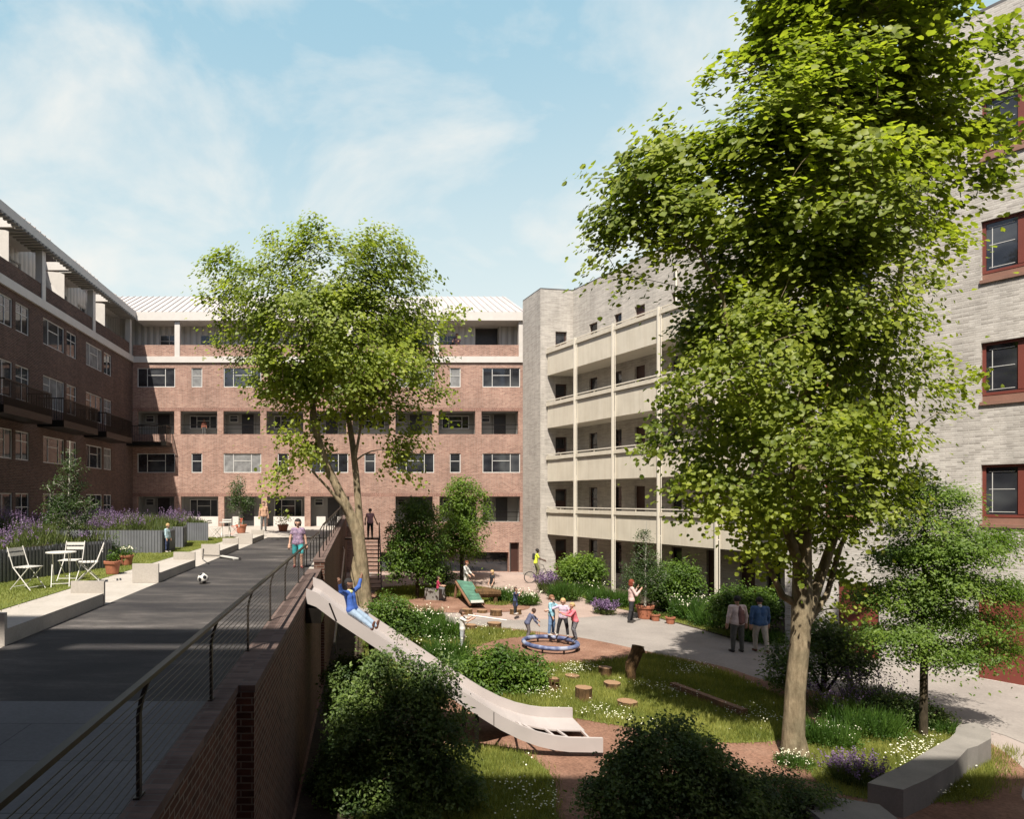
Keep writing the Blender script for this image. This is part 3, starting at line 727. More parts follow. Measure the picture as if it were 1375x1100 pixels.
# ================================================================ ground, deck and paving (setting)
def sheet(name, pts, z, mat, kind='structure', label=None, cat=None):
    mb = MB(); v = [Vector((p[0], p[1], z)) for p in pts]
    n = sum((v[i].x * v[(i + 1) % len(v)].y - v[(i + 1) % len(v)].x * v[i].y) for i in range(len(v)))
    mb.poly(v if n > 0 else v[::-1]); o = mb.build(name, M[mat], org=(0, 0, 0)); tag(o, label, cat, kind=kind); return o
def smooth_poly(pts, k=5):                        # closed Catmull-Rom through the points
    n = len(pts); out = []
    P_ = [Vector((p[0], p[1])) for p in pts]
    for i in range(n):
        a, b, c, d = P_[i - 1], P_[i], P_[(i + 1) % n], P_[(i + 2) % n]
        for j in range(k):
            t = j / k
            out.append(0.5 * ((2 * b) + (c - a) * t + (2 * a - 5 * b + 4 * c - d) * t * t + (3 * b - a - 3 * c + d) * t ** 3))
    return out
GP = lambda *l: [P(x, y) for x, y in l]
sheet('ground', [(-900, -900), (900, -900), (900, 900), (-900, 900)], 0.0, 'ground')
sheet('path', [P(500, 769.2)[:2], (10.3, 42.5), (10.87, 38.7), (12.9, 39.1), (14.9, 33.9), (11.2, 27.0), (10.2, 25.6), (6.4, 25.6), (2, 29.5), (0.3, 36)], 0.004, 'pinkpave')
path_poly = [(-1.0, 27.3), (2.6, 26.9), (5.0, 25.9), (7.0, 25.9), (9.2, 26.4), (11.8, 27.4), (15.5, 27.4), (19.0, 20.5), (23.5, 7), (12.6, 7), (12.3, 9.5), (13.3, 13.2), (12.2, 15.3), (10.9, 17.2), (10.5, 18.7), (9.3, 20.3), (8.0, 22.2), (6.4, 23.6), (4.5, 24.7), (2.2, 25.2), (-1, 25.6)]
sheet('path', smooth_poly(path_poly), 0.008, 'path')
bed_main = [(-1.0, 25.6), (2.2, 25.2), (4.5, 24.7), (6.4, 23.6), (8.0, 22.2), (9.3, 20.3), (10.5, 18.7), (10.9, 17.2), (12.2, 15.3), (12.75, 13.6), (12.0, 11.6), (10.6, 10.2), (9.9, 8), (9.6, 3), (-1.0, 3)]
sheet('ground', smooth_poly(bed_main), 0.012, 'bark')
isl = [(0.6, 33.5), (1.6, 35.6), (4.0, 36.2), (6.2, 36.3), (7.6, 33.8), (7.9, 31.0), (7.4, 28.4), (5.6, 27.5), (3.0, 27.6), (0.9, 28.6), (0.2, 31)]
sheet('ground', smooth_poly(isl), 0.014, 'bark')
wallbed = [(11.6, 38.6), (12.6, 38.2), (18.6, 21.9), (14.4, 21.6), (13.0, 21.9), (12.55, 24.3), (11.9, 27.2), (11.3, 29.0), (10.9, 31.5), (11.2, 35.5)]
sheet('ground', [Vector(p) for p in wallbed], 0.016, 'soil')
LAWNS = {
 'island_back': [(0.9, 33.3), (1.8, 35.2), (4.2, 35.7), (6.0, 35.6), (7.2, 33.2), (7.3, 31.0), (6.6, 29.4), (5.7, 29.8), (4.9, 31.3), (3.6, 32.6), (2.4, 31.0), (1.0, 31.2)],
 'left_meadow': [(0.1, 25.1), (2.0, 24.8), (4.3, 24.2), (6.0, 23.3), (6.2, 22.9), (4.9, 22.3), (3.9, 21.3), (3.1, 19.9), (2.7, 17.7), (2.0, 15.6), (0.6, 15.6)],
 'right_meadow': [(5.0, 18.6), (6.6, 19.0), (8.0, 19.5), (8.9, 20.1), (9.9, 18.9), (10.3, 17.4), (10.0, 14.6), (8.6, 13.0), (6.6, 12.9), (5.7, 13.7), (5.0, 14.1), (3.6, 15.2), (3.6, 17.0)],
 'near_left': [(0.2, 12.0), (1.8, 12.6), (3.0, 12.4), (3.35, 11.2), (3.0, 9.6), (3.4, 7.6), (3.2, 6.0), (0.2, 6.0), (0.0, 11.4)],
 'bench_meadow': [(8.3, 12.0), (9.6, 13.6), (11.6, 13.8), (12.35, 13.0), (11.8, 12.0), (10.6, 10.8), (9.4, 10.3), (7.9, 10.6)],
 'wall_verge': [(10.95, 30.6), (11.4, 28.8), (12.05, 26.9), (12.7, 24.4), (13.15, 22.3), (13.7, 22.3), (13.3, 25), (12.5, 28.0), (11.9, 30.8), (11.6, 35.2), (11.3, 35)],
}
sheet('ground', [(-1.03, 5), (.5, 5), (.45, 15.5), (.3, 20), (-.1, 25.4), (-.95, 25.6)], 0.018, 'soil')
for k, v in LAWNS.items(): sheet('lawn', smooth_poly(v, 4), 0.020, 'lawn')

# ---- the raised deck
mb = MB(); mb.box(XL, -1.40, -2.5, YB, DZ - 0.6, DZ); mb.box(-1.40, -1.24, 6.3, YB, DZ - .6, DZ - .004)
dk = mb.build('terrace', M['concrete'], org=(0, 0, 0)); tag(dk, kind='structure')
sheet('path', [(-4.46, 5.83), (-1.40, 5.83), (-1.40, 30.6), (-4.46, 30.6)], DZ + .004, 'asphalt')
sheet('path', [(-15.1, -2.5), (-1.40, -2.5), (-1.40, 5.83), (-15.1, 5.83)], DZ + .006, 'slabs')
sheet('lawn', [(-15.1, 5.83), (-5.98, 5.83), (-5.98, 30.6), (-15.1, 30.6)], DZ + .010, 'lawn')

# ---- concrete benches along the deck path
for k in range(4):
    y0 = 8.0 + 6.07 * k; L = 3.15
    lab = ['nearest pale concrete bench kerb beside the deck path, cut by the shade', 'second pale concrete bench kerb from the viewer, next to the football',
           'third pale concrete bench kerb, beyond the lying scooter', 'farthest pale concrete bench kerb, by the deck terrace'][k]
    t = thing('bench', lab, 'bench', (-4.74, y0 + L / 2, DZ), 'concrete bench kerbs along the deck')
    mb = MB(); mb.box(-5.02, -4.463, y0 + .06, y0 + L - .06, DZ + .006, DZ + .21); mb.build('seat', M['concrete'], t, bevel=.008)
    for y in (y0, y0 + L - .06):
        mb = MB(); mb.box(-5.03, -4.455, y, y + .06, DZ + .006, DZ + .42); mb.build('end_panel', M['concrete'], t, bevel=.006)

# ---- retaining wall with coping and pier
rw = thing('brick_wall', 'dark red brick retaining wall with brick coping holding up the deck', 'wall', (-1.2, 16, 0))
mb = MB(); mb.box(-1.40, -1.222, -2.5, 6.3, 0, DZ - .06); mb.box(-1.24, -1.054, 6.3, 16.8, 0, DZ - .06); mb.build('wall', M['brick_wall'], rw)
mb = MB()
q = [(-1.24, 16.8), (-0.965, 16.8), (-0.965, YB - .01), (-1.24, YB - .01)]
a = [Vector((x, y, 0)) for x, y in q]; zt = [3.26, 3.26, 3.75, 3.75]; b = [Vector((q[i][0], q[i][1], zt[i])) for i in range(4)]
for i in range(4): j = (i + 1) % 4; mb.poly([a[i], a[j], b[j], b[i]])
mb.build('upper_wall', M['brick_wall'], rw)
mb = MB(); mb.box(-1.398, -1.21, -2.5, 6.3, DZ - .06, DZ + .012); mb.box(-1.398, -1.042, 6.3, 16.8, DZ - .06, DZ + .012)
s = .03
mb.poly([Vector((-1.26, 16.78, 3.28 + s)), Vector((-.945, 16.78, 3.28 + s)), Vector((-.945, YB - .02, 3.77 + s)), Vector((-1.26, YB - .02, 3.77 + s))])
mb.poly([Vector((-1.26, 16.78, 3.24)), Vector((-.945, 16.78, 3.24)), Vector((-.945, 16.78, 3.28 + s)), Vector((-1.26, 16.78, 3.28 + s))])
mb.poly([Vector((-.945, 16.78, 3.24)), Vector((-.945, YB - .02, 3.72)), Vector((-.945, YB - .02, 3.77 + s)), Vector((-.945, 16.78, 3.28 + s))])
mb.poly([Vector((-1.26, 16.78, 3.28 + s)), Vector((-1.26, YB - .02, 3.77 + s)), Vector((-1.26, YB - .02, 3.72)), Vector((-1.26, 16.78, 3.24))])
mb.build('coping', M['coping'], rw)

# ---- deck railing: bent posts, handrail, fine cables
rl = thing('railing', 'bronze cable railing with bent posts along the deck edge, nearest the viewer', 'railing', (-1.386, 9, DZ + .012))
zc = DZ + .012
for i in range(8):
    y = 2.05 + 1.9 * i
    if 12.2 < y < 13.6: y = 14.0 if i == 6 else y
    mb = MB()
    mb.bar((-1.37, y, zc), (-1.37, y, zc + .52), 0.045, 0.022, up=(1, 0, 0))
    mb.bar((-1.37, y, zc + .515), (-1.35, y, zc + .62), 0.04, 0.022, up=(1, 0, 0)); mb.bar((-1.35, y, zc + .615), (-1.31, y, zc + .73), 0.035, 0.022, up=(1, 0, 0))
    mb.box(-1.39, -1.35, y - .05, y + .05, zc, zc + .012)
    mb.build('post', M['railmetal'], rl)
ends = [(-2.4, 15.35)]
for a, b in ends:
    mb = MB(); mb.bar((-1.30, a, zc + .745), (-1.30, b, zc + .745), 0.045, 0.028); mb.build('handrail', M['railmetal'], rl)
for i in range(11):
    z = zc + .06 + i * .058; mb = MB(); x = -1.362 + max(0, z - zc - .52) * .3
    mb.tube([(x, -2.4, z), (x, 15.35, z)], 0.0036, 4); mb.build('cable', M['railmetal'], rl)
r2 = thing('railing', 'short dark railing of curved posts on the raised far end of the brick wall', 'railing', (-1.1, 25, 3.3))
for i in range(13):
    y = 17.2 + i * 1.75; z = 3.32 + (y - 16.8) / 25.8 * .49
    mb = MB(); mb.tube([(-1.12, y, z), (-1.12, y, z + .62), (-1.10, y + .06, z + .75), (-1.04, y + .25, z + .86)], [.018, .018, .016, .014], 6); mb.build('post', M['darkmetal'], r2)
mb = MB(); mb.bar((-1.04, 17.4, 3.32 + .87), (-1.04, 38.6, 3.73 + .87), .035, .025); mb.bar((-1.12, 17.2, 3.32 + .3), (-1.12, 38.2, 3.73 + .3), .012); mb.build('handrail', M['darkmetal'], r2)
r3 = thing('railing', 'dark stair guard standing on the deck just before the raised wall end', 'railing', (-1.5, 18.5, DZ))
for i in range(4):
    y = 17.6 + i * 1.3; mb = MB(); mb.tube([(-1.5, y, DZ), (-1.5, y, DZ + .55), (-1.42, y + .12, DZ + .72)], .014, 6); mb.build('post', M['darkmetal'], r3)
mb = MB(); mb.bar((-1.42, 17.7, DZ + .73), (-1.42, 21.8, DZ + .73), .03, .02); mb.build('handrail', M['darkmetal'], r3)

# ---- steel stair down from the deck at the far end
st = thing('staircase', 'dark steel staircase with open treads climbing beside the far tree to the brick building', 'staircase', (0.5, 36.5, 0))
n = 13
for i in range(n):
    y = 33.9 + i * .27; z = .2 + i * .2
    mb = MB(); mb.box(-0.1, 1.05, y, y + .26, z - .04, z); mb.build('tread', M['darkmetal'], st)
for x in (-.12, 1.07):
    mb = MB(); mb.bar((x, 33.8, .05), (x, 37.4, 2.65), .04, .2); mb.build('stringer', M['darkmetal'], st)
    mb = MB(); mb.bar((x, 33.9, 1.0), (x, 37.4, 3.5), .035, .03)
    for j in range(5): mb.bar((x, 34.0 + j * .85, .2 + j * .62), (x, 34.0 + j * .85, 1.07 + j * .61), .025)
    mb.build('balustrade', M['darkmetal'], st)
mb = MB(); mb.box(-.96, 1.09, 37.4, 38.8, 2.5, 2.58)
for x in (.0, 1.0): mb.box(x, x + .08, 38.6, 38.68, 0, 2.5)
mb.build('landing', M['darkmetal'], st)
mb = MB()
for z in (2.8, 3.0, 3.2, 3.4): mb.bar((1.07, 37.4, z), (1.07, 38.8, z), .02)
for y in (37.45, 38.75): mb.bar((1.07, y, 2.58), (1.07, y, 3.45), .03)
mb.build('landing_rail', M['darkmetal'], st)
hr = MB(); hr.bar((-.80, 19.0, .6), (-.80, 31.0, 2.4), .05, .08); hr.bar((-.80, 31.0, 2.4), (-.93, 33, 2.4), .04)
for i in range(5): hr.bar((-.80, 20 + i * 2.6, 0), (-.80, 20 + i * 2.6, .72 + i * .39), .04)
hr = hr.build('handrail', M['steel']); tag(hr, 'bright steel handrail rising along the foot of the shaded brick wall', 'handrail')

# ---- curved concrete bench at the lower right
def ring_prism(name, inner, outer, z0, z1, mat, parent):
    mb = MB(); pts = list(inner) + list(outer)[::-1]; mb.prism(pts, z0, z1); return mb.build(name, M[mat], parent, bevel=0.02)
ben = thing('bench', 'long curved grey concrete bench on the garden edge, lower right', 'bench', (11.2, 10.7, 0))
def bp(px, py): v = P(px, py, 0.45); return Vector((v.x, v.y))
outer = [bp(1213, 1061), bp(1245, 1047), bp(1280, 1027), bp(1299, 1006), bp(1313, 1002), bp(1331, 992), bp(1330, 981), bp(1318, 973), bp(1306, 971)]
inner = [bp(1165, 1052), bp(1185, 1041), bp(1214, 1027), bp(1245, 1009), bp(1262, 999), bp(1275, 992), bp(1283, 984), bp(1284, 978), bp(1288, 974)]
ring_prism('seat', inner, outer, 0.0, 0.45, 'benchcon', ben)
b2 = MB(); c = P(1132, 1086, .4); b2.prism([(c.x - .55, c.y - .35), (c.x + .5, c.y - .5), (c.x + .62, c.y + .12), (c.x + .1, c.y + .36), (c.x - .5, c.y + .2)], 0, .4)
o = b2.build('stone_block', M['benchcon'], bevel=.03); tag(o, 'low grey stone block in shade in front of the curved bench end', 'stone block')
# ================================================================ vegetation
RG = np.random.default_rng(11)
def frame_from(nrm, rg):
    n = nrm / np.linalg.norm(nrm, axis=1, keepdims=True)
    r = rg.normal(size=n.shape); d = r - n * (r * n).sum(1, keepdims=True); d /= np.linalg.norm(d, axis=1, keepdims=True)
    return n, d, np.cross(n, d)
LEAF = {   # along, across, lift
 'round': (np.array([(0, 0, 0), (.22, .42, .10), (.62, .46, .12), (1, 0, -.06), (.62, -.46, .12), (.22, -.42, .10)]), [(0, 1, 2, 3), (0, 3, 4, 5)]),
 'point': (np.array([(0, 0, 0), (.30, .27, .08), (.60, .22, .07), (1, 0, -.10), (.60, -.22, .07), (.30, -.27, .08)]), [(0, 1, 2, 3), (0, 3, 4, 5)]),
 'dia':   (np.array([(0, 0, 0), (.45, .30, .06), (1, 0, -.05), (.45, -.30, .06)]), [(0, 1, 2, 3)]),
 'blade': (np.array([(0, -.5, 0), (0, .5, 0), (1, 0, 0)]), [(0, 1, 2)]),
}
def leaves(name, ctr, nrm, size, mat, parent=None, org=(0, 0, 0), kind='round', dirs=None, width=None, rg=RG):
    ctr = np.asarray(ctr, float); N = len(ctr); n, d, w = frame_from(np.asarray(nrm, float), rg)
    if dirs is not None:
        d = dirs / np.linalg.norm(dirs, axis=1, keepdims=True); w = np.cross(n, d); w /= np.linalg.norm(w, axis=1, keepdims=True) + 1e-9; n = np.cross(d, w)
    T, fs = LEAF[kind]; size = np.broadcast_to(size, (N,)); wd = size if width is None else np.broadcast_to(width, (N,))
    co = (ctr[:, None, :] + d[:, None, :] * T[None, :, 0:1] * size[:, None, None] + w[:, None, :] * T[None, :, 1:2] * wd[:, None, None]
          + n[:, None, :] * T[None, :, 2:3] * size[:, None, None]).reshape(-1, 3)
    k = len(T); base = np.arange(N)[:, None] * k
    loops = np.concatenate([base + np.array(f)[None, :] for f in fs], axis=1).ravel()
    m = len(fs[0]); nf = N * len(fs)
    return np_mesh(name, co, loops, np.arange(nf) * m, np.full(nf, m), mat, parent, org)

def bez(a, b, bend):                       # short curved path
    m = (a + b) / 2 + bend; return [(1 - t) ** 2 * a + 2 * t * (1 - t) * m + t * t * b for t in np.linspace(0, 1, 5)]
def tubes_mesh(name, segs, mat, parent, n=6):
    """segs: polylines with radii"""
    co = []; loops = []; st = []; b = 0
    for pts, rs in segs:
        k = len(pts); pts = np.array(pts); t = np.gradient(pts, axis=0); t /= np.linalg.norm(t, axis=1, keepdims=True) + 1e-9
        u = np.cross(t[0], (0.31, 0.9, 0.2)); u /= np.linalg.norm(u)
        nn = n if rs[0] < .1 else n * 2
        ang = np.arange(nn) * 2 * math.pi / nn
        for i in range(k):
            u = u - t[i] * (u @ t[i]); u /= np.linalg.norm(u) + 1e-9; w = np.cross(t[i], u)
            rr = rs[i] * (1 + (0.07 * np.sin(ang * 3 + i * 1.7) if rs[i] > .1 else 0))
            co.append(pts[i] + np.outer(np.cos(ang) * rr, u) + np.outer(np.sin(ang) * rr, w))
        for i in range(k - 1):
            for j in range(nn):
                a = b + i * nn + j; c = b + i * nn + (j + 1) % nn; loops += [a, c, c + nn, a + nn]
        b += k * nn
    nf = len(loops) // 4
    return np_mesh(name, np.concatenate(co), loops, np.arange(nf) * 4, np.full(nf, 4), mat, parent, smooth=True)

def grow(stems, targets, rtip=0.012, power=0.42, bend=0.12, rg=RG, rmax=None):
    """stems: list of (points, radii). Branches run from the nearest node of the skeleton to each target."""
    nodes = []; nr = []
    for pts, rs in stems:
        for i in range(len(pts) - 1):
            a, b = np.array(pts[i]), np.array(pts[i + 1]); q = max(1, int(np.linalg.norm(b - a) / 0.35))
            for j in range(q): nodes.append(a + (b - a) * j / q); nr.append(rs[i] + (rs[i + 1] - rs[i]) * j / q)
    low = min(n[2] for n in nodes); nodes = [n for n in nodes]; nodes_a = np.array(nodes)
    targets = np.array(targets)
    d0 = np.min(np.linalg.norm(targets[:, None] - nodes_a[None], axis=2), axis=1)
    order = np.argsort(d0)
    NA = np.zeros((len(nodes) + len(targets) * 5, 3)); NR = np.zeros(len(NA)); cnt = len(nodes); NA[:cnt] = nodes_a; NR[:cnt] = nr
    out = []
    for ti in order:
        t = targets[ti]; v = t - NA[:cnt]; d = np.linalg.norm(v, axis=1)
        cost = d + np.maximum(0, -v[:, 2]) * 1.2 + np.maximum(0, 0.25 * d - v[:, 2]) * 0.8 + (NR[:cnt] > .1) * 0.15
        i = int(np.argmin(cost)); a = NA[i]; r0 = NR[i]
        L = d[i]; b = rg.normal(size=3) * bend * L * .5; b[2] += bend * L
        pts = bez(a, t, b); ra = min(r0 * .62, max(rtip * 1.6, (L ** .8) * 0.022 + rtip)); ra = max(ra, rtip)
        rs = [ra + (rtip - ra) * q for q in np.linspace(0, 1, 5)]
        out.append((pts, rs))
        for q in range(1, 5): NA[cnt] = pts[q]; NR[cnt] = rs[q]; cnt += 1
    return out

def blob_targets(blobs, n, rg=RG, lo=0.35):
    """blobs: (center, radius xyz). Points spread through them, denser to the outside"""
    vol = np.array([b[1][0] * b[1][2] for b in blobs]) ** 1.0; pick = rg.choice(len(blobs), n, p=vol / vol.sum())
    u = rg.normal(size=(n, 3)); u /= np.linalg.norm(u, axis=1, keepdims=True)
    r = lo + (1 - lo) * rg.random(n) ** .6
    c = np.array([np.array(blobs[i][0]) for i in pick]); s = np.array([blobs[i][1] for i in pick])
    return c + u * r[:, None] * s

def sprays(targets, per, rc, rg=RG, flat=0.45, droop=0.25, cohere=None):
    n = len(targets); t = np.repeat(targets, per, axis=0)
    off = rg.normal(size=(n * per, 3)) * np.array([rc, rc, rc * flat])
    tilt = np.repeat(rg.normal(size=(n, 3)) * .35, per, axis=0)
    off[:, 2] += (off[:, 0] * tilt[:, 0] + off[:, 1] * tilt[:, 1]) - droop * (off[:, 0] ** 2 + off[:, 1] ** 2) / max(rc, .01)
    nr = rg.normal(size=(n * per, 3)) * .5; nr[:, 2] += 1.0; nr[:, 0] += off[:, 0] / rc * .25; nr[:, 1] += off[:, 1] / rc * .25 - .25
    if cohere is not None:                      # the leaves of one spray lie the same way, so clumps catch the light together
        ax = targets - cohere; ax[:, 2] *= .35; ax /= np.linalg.norm(ax, axis=1, keepdims=True) + 1e-6
        cn = ax * .55 + rg.normal(size=(n, 3)) * .28; cn[:, 2] += .75; cn[:, 1] -= .35
        nr = np.repeat(cn, per, axis=0) + rg.normal(size=(n * per, 3)) * .30
    return t + off, nr

def pxblobs(lst, Y, dy=1.0):
    out = []
    for b in lst:
        px, py, r = b[:3]; oy = b[3] if len(b) > 3 else 0; sx = b[4] if len(b) > 4 else 1; q = Y + oy
        c = PY(px, py, q); R_ = r * q / F_; out.append(((c.x, c.y, c.z), (R_ * sx, R_ * dy, R_ * (b[5] if len(b) > 5 else 1))))
    return out

def tree(name, label, cat, base, stems, blobs, ntar, per, rc, leafsize, leafmat, barkmat, kind='round', rtip=.008, group=None, flat=.45, lo=.35, n=6, extra=None, seed=1, trunkname='trunk'):
    rg = np.random.default_rng(seed); t = thing(name, label, cat, base, group)
    tg = blob_targets(blobs, ntar, rg, lo)
    if extra is not None: tg = np.concatenate([tg, extra])
    br = grow(stems, tg, rtip, rg=rg)
    tubes_mesh(trunkname, [([np.array(p) for p in pts], rs) for pts, rs in stems] + br, M[barkmat], t, n)
    c, nn = sprays(tg, per, rc, rg, flat, cohere=np.mean([b[0] for b in blobs], axis=0) if per > 45 else None)
    sz = leafsize * (0.65 + 0.7 * rg.random(len(c)))
    if leafmat == 'leafbig': sz *= .90 + .36 * np.clip((c[:, 2] - 8.5) / 2.5, 0, 1)
    leaves('crown', c, nn, sz, M[leafmat], t, kind=kind, rg=rg)
    return t
def stem_px(lst, Y, dY=0.0):                # (px, py, radius m) along the stem at depth Y
    n = len(lst); return ([np.array(PY(a, b, Y + dY * i / max(1, n - 1))) for i, (a, b, r) in enumerate(lst)], [r for a, b, r in lst])

# ---- the big tree on the right
YT = 12.2
blobs = pxblobs([(1150, 60, 105, .3), (1085, 130, 85, -.8), (1212, 125, 82, .5), (1010, 210, 70, -.3), (935, 240, 70, .2), (920, 300, 58, -.4, 1.3, .7), (860, 310, 34, .2, 1.2, .7), (868, 262, 58, 0, 1.2, .85), (985, 330, 50, .3), (815, 300, 32, .1), (850, 225, 30, -.2), (1110, 270, 115, -.5),
                 (1190, 255, 75, .8), (1080, 400, 105, .2), (1160, 390, 76, -.7), (1010, 480, 80, -.6), (1110, 500, 110, .5), (1180, 490, 62, 0), (1070, 600, 105, -.4), (975, 580, 62, .5), (900, 580, 32, .3), (930, 520, 36, .2), (925, 640, 26, .1),
                 (1155, 600, 68, .4), (1085, 680, 60, .7), (1000, 675, 44, -.5), (950, 660, 38, .2), (1285, 185, 34, .2, 1.2, .8), (1340, 120, 22, -.3), (1352, 60, 12, .1), (1345, 235, 30, .2, 1.2, .7), (1130, -60, 120, 0), (1225, -20, 60, .4), (1060, 50, 55, .2), (985, 425, 50, .3), (950, 400, 40, -.2), (940, 440, 26, .2), (955, 465, 34, .1), (1050, 340, 70, .9),
                 (1250, 325, 34, .1), (1225, 415, 30, .3), (1285, 512, 17, -.2), (1262, 560, 14, .1), (1150, 690, 40, -.5, 1.1, .7), (1055, 745, 30, .1, 1.3, .6), (1180, 650, 42, .3), (1010, 740, 20, -.3, 1.3, .6), (1140, 770, 18, .2), (1118, 815, 12, .1), (1120, 160, 90, 1.2), (960, 400, 26, .4)], YT, 1.0)
stems = [stem_px([(1068, 1018, .25), (1066, 985, .185), (1068, 930, .17), (1074, 860, .165), (1077, 800, .165), (1078, 740, .155), (1074, 640, .17), (1084, 520, .14), (1096, 380, .11), (1110, 240, .08), (1130, 90, .05), (1140, 0, .03)], YT),
         stem_px([(1078, 830, .15), (1100, 780, .09), (1125, 705, .075), (1160, 600, .06), (1190, 480, .05), (1215, 330, .045), (1235, 180, .03)], YT, .8),
         stem_px([(1076, 770, .10), (1050, 690, .07), (1010, 600, .05), (990, 500, .04), (970, 400, .032), (940, 340, .022), (890, 285, .012)], YT, -.6),
         stem_px([(1076, 815, .09), (1050, 800, .06), (1032, 760, .05), (1005, 715, .03)], YT, .2),
         stem_px([(1078, 845, .09), (1110, 800, .055), (1128, 735, .05), (1150, 690, .03)], YT, .4)]
base = PY(1068, 1018, YT); base.z = 0
twig = np.array([list(PY(*p, YT + .1)) for p in [(838, 382), (826, 362), (848, 372), (1305, 505), (1285, 485), (1270, 555), (880, 575), (870, 605), (895, 170), (888, 185), (1260, 30), (1350, 30), (1318, 60), (790, 355), (805, 290), (950, 110), (960, 100), (985, 80), (795, 240), (1320, 230), (1370, 180), (1340, 160)]])
bt = tree('tree', 'tall leafy tree with a pale straight trunk, nearest and largest in the garden at right', 'tree', base, stems, blobs, 1750, 50, .20, .094, 'leafbig', 'bark_pale', 'round', .006, flat=.42, lo=.42, extra=twig, seed=3)

# ---- the broad tree beside the slide
YL = 29.0
blobs = pxblobs([(440, 365, 58, 0), (350, 385, 48, -1), (310, 375, 34, .5), (520, 390, 60, .8), (400, 450, 75, -1), (480, 450, 85, 1), (560, 440, 38, 0), (330, 450, 40, 1), (520, 350, 30, -1), (420, 320, 22, 0), (385, 330, 18, 0), (540, 330, 16, .4),
                 (455, 505, 60, 0), (395, 520, 42, .8), (530, 500, 44, -1), (362, 318, 12, .3), (600, 400, 10, 0), (610, 418, 8, 0), (282, 350, 12, 0), (275, 395, 8, 0), (410, 308, 12, .5), (512, 318, 16, 0), (530, 310, 10, .4), (585, 520, 14, .3), (548, 632, 10, 0), (372, 655, 8, 0), (360, 500, 30, -.5), (560, 560, 26, .3), (540, 600, 22, 0), (400, 590, 30, -1), (385, 630, 20, -.5), (428, 598, 18, .6), (505, 545, 26, .5), (300, 345, 16, 0), (290, 440, 14, .4), (595, 425, 16, .2), (480, 335, 26, 0), (575, 480, 24, .8)], YL, 1.1)
stems = [stem_px([(489, 820, .44), (488, 790, .33), (484, 750, .31), (480, 715, .29), (470, 690, .24), (455, 660, .20), (436, 620, .17), (422, 570, .15), (420, 540, .13), (412, 490, .09), (400, 430, .06), (392, 370, .03)], YL),
         stem_px([(484, 725, .22), (482, 690, .17), (478, 640, .15), (474, 600, .14), (468, 560, .12), (480, 500, .09), (490, 440, .06), (500, 370, .03)], YL, .9),
         stem_px([(480, 712, .15), (462, 680, .12), (440, 655, .06), (418, 632, .04)], YL, -.5),
         stem_px([(476, 620, .08), (485, 570, .06), (510, 520, .05), (530, 460, .03)], YL, .5),
         stem_px([(476, 820, .33), (477, 800, .30), (478, 768, .26), (480, 748, .20)], YL, .1)]
base = PY(489, 812, YL); base.z = 0
tree('tree', 'broad light green tree with forked bare trunk rising behind the slide top', 'tree', base, stems, blobs, 820, 54, .40, .145, 'leafmid', 'bark_pale', 'round', .012, flat=.38, lo=.45, seed=8)

# ---- the smaller trees
def small_tree(label, px, pyb, blobs, n, per, rc, ls, leafm, barkm, r, ztop_px, Y=None, kind='point', seed=1, group=None, dy=1.0, name='tree', zb=0.0, multi=0, lo=.3):
    Y = Y or F_ * (CZ - zb) / (pyb - HY)
    b = PY(px, pyb, Y); top = PY(px + 2, ztop_px, Y); b.z = zb
    q = [b.lerp(top, t) for t in (0, .25, .5, .75, 1)]
    st = [([np.array(p) for p in q], [r * 1.15, r, r * .8, r * .5, r * .2])]
    for m in range(multi):
        a = 2 * math.pi * m / max(1, multi) + 1; e = b.lerp(top, .7) + Vector((math.cos(a) * .5, math.sin(a) * .5, 0))
        st.append(([np.array(b), np.array(b.lerp(e, .5) + Vector((.05, 0, 0))), np.array(e)], [r * .8, r * .6, r * .3]))
    return tree(name, label, name.replace('_', ' '), b, st, pxblobs(blobs, Y, dy), n, per, rc, ls, leafm, barkm, kind, .004, group, lo=lo, seed=seed)
small_tree('slender young tree with layered green crown by the curved bench, far right', 1240, 990, [(1255, 668, 38, 0, 1.2, .5), (1245, 705, 50, .1, 1.2, .35), (1280, 738, 55, -.2, 1.2, .35), (1215, 745, 40, .3, 1.2, .4), (1345, 722, 34, .1, 1.3, .3), (1265, 785, 66, 0, 1.3, .3), (1340, 790, 34, -.2, 1.2, .35), (1200, 800, 44, .2, 1.3, .3), (1290, 830, 62, .1, 1.3, .26), (1200, 850, 40, -.1, 1.3, .3), (1265, 875, 58, 0, 1.35, .26), (1335, 868, 30, .2, 1.2, .35), (1225, 648, 20)],
           820, 60, .14, .058, 'leafsoft', 'bark_dark', .07, 660, seed=21)
small_tree('dark rounded small tree on the planted island, nearer of the two', 560, 806, [(560, 700, 30), (556, 735, 38), (575, 760, 22), (540, 755, 24), (563, 683, 18), (585, 725, 20), (535, 715, 16)],
           460, 36, .20, .12, 'leafbush', 'bark_dark', .08, 690, Y=31.5, seed=22)
small_tree('bright green small tree behind the play island, before the brick building', 620, 776, [(624, 664, 24), (610, 690, 26), (638, 690, 22), (620, 715, 32), (615, 655, 14), (640, 662, 12), (605, 722, 18), (622, 735, 24, 0, 1.2, .6)],
           380, 34, .24, .14, 'leafsoft', 'bark_dark', .11, 655, Y=38.5, seed=23)
small_tree('young birch with white stem rising from the lavender planter on the left', 92, 722, [(92, 690, 30), (88, 660, 26), (96, 630, 18), (72, 685, 18), (112, 680, 20), (94, 605, 9)],
           230, 26, .09, .05, 'leafbirch', 'birch', .035, 592, Y=17.0, seed=24, zb=3.7)
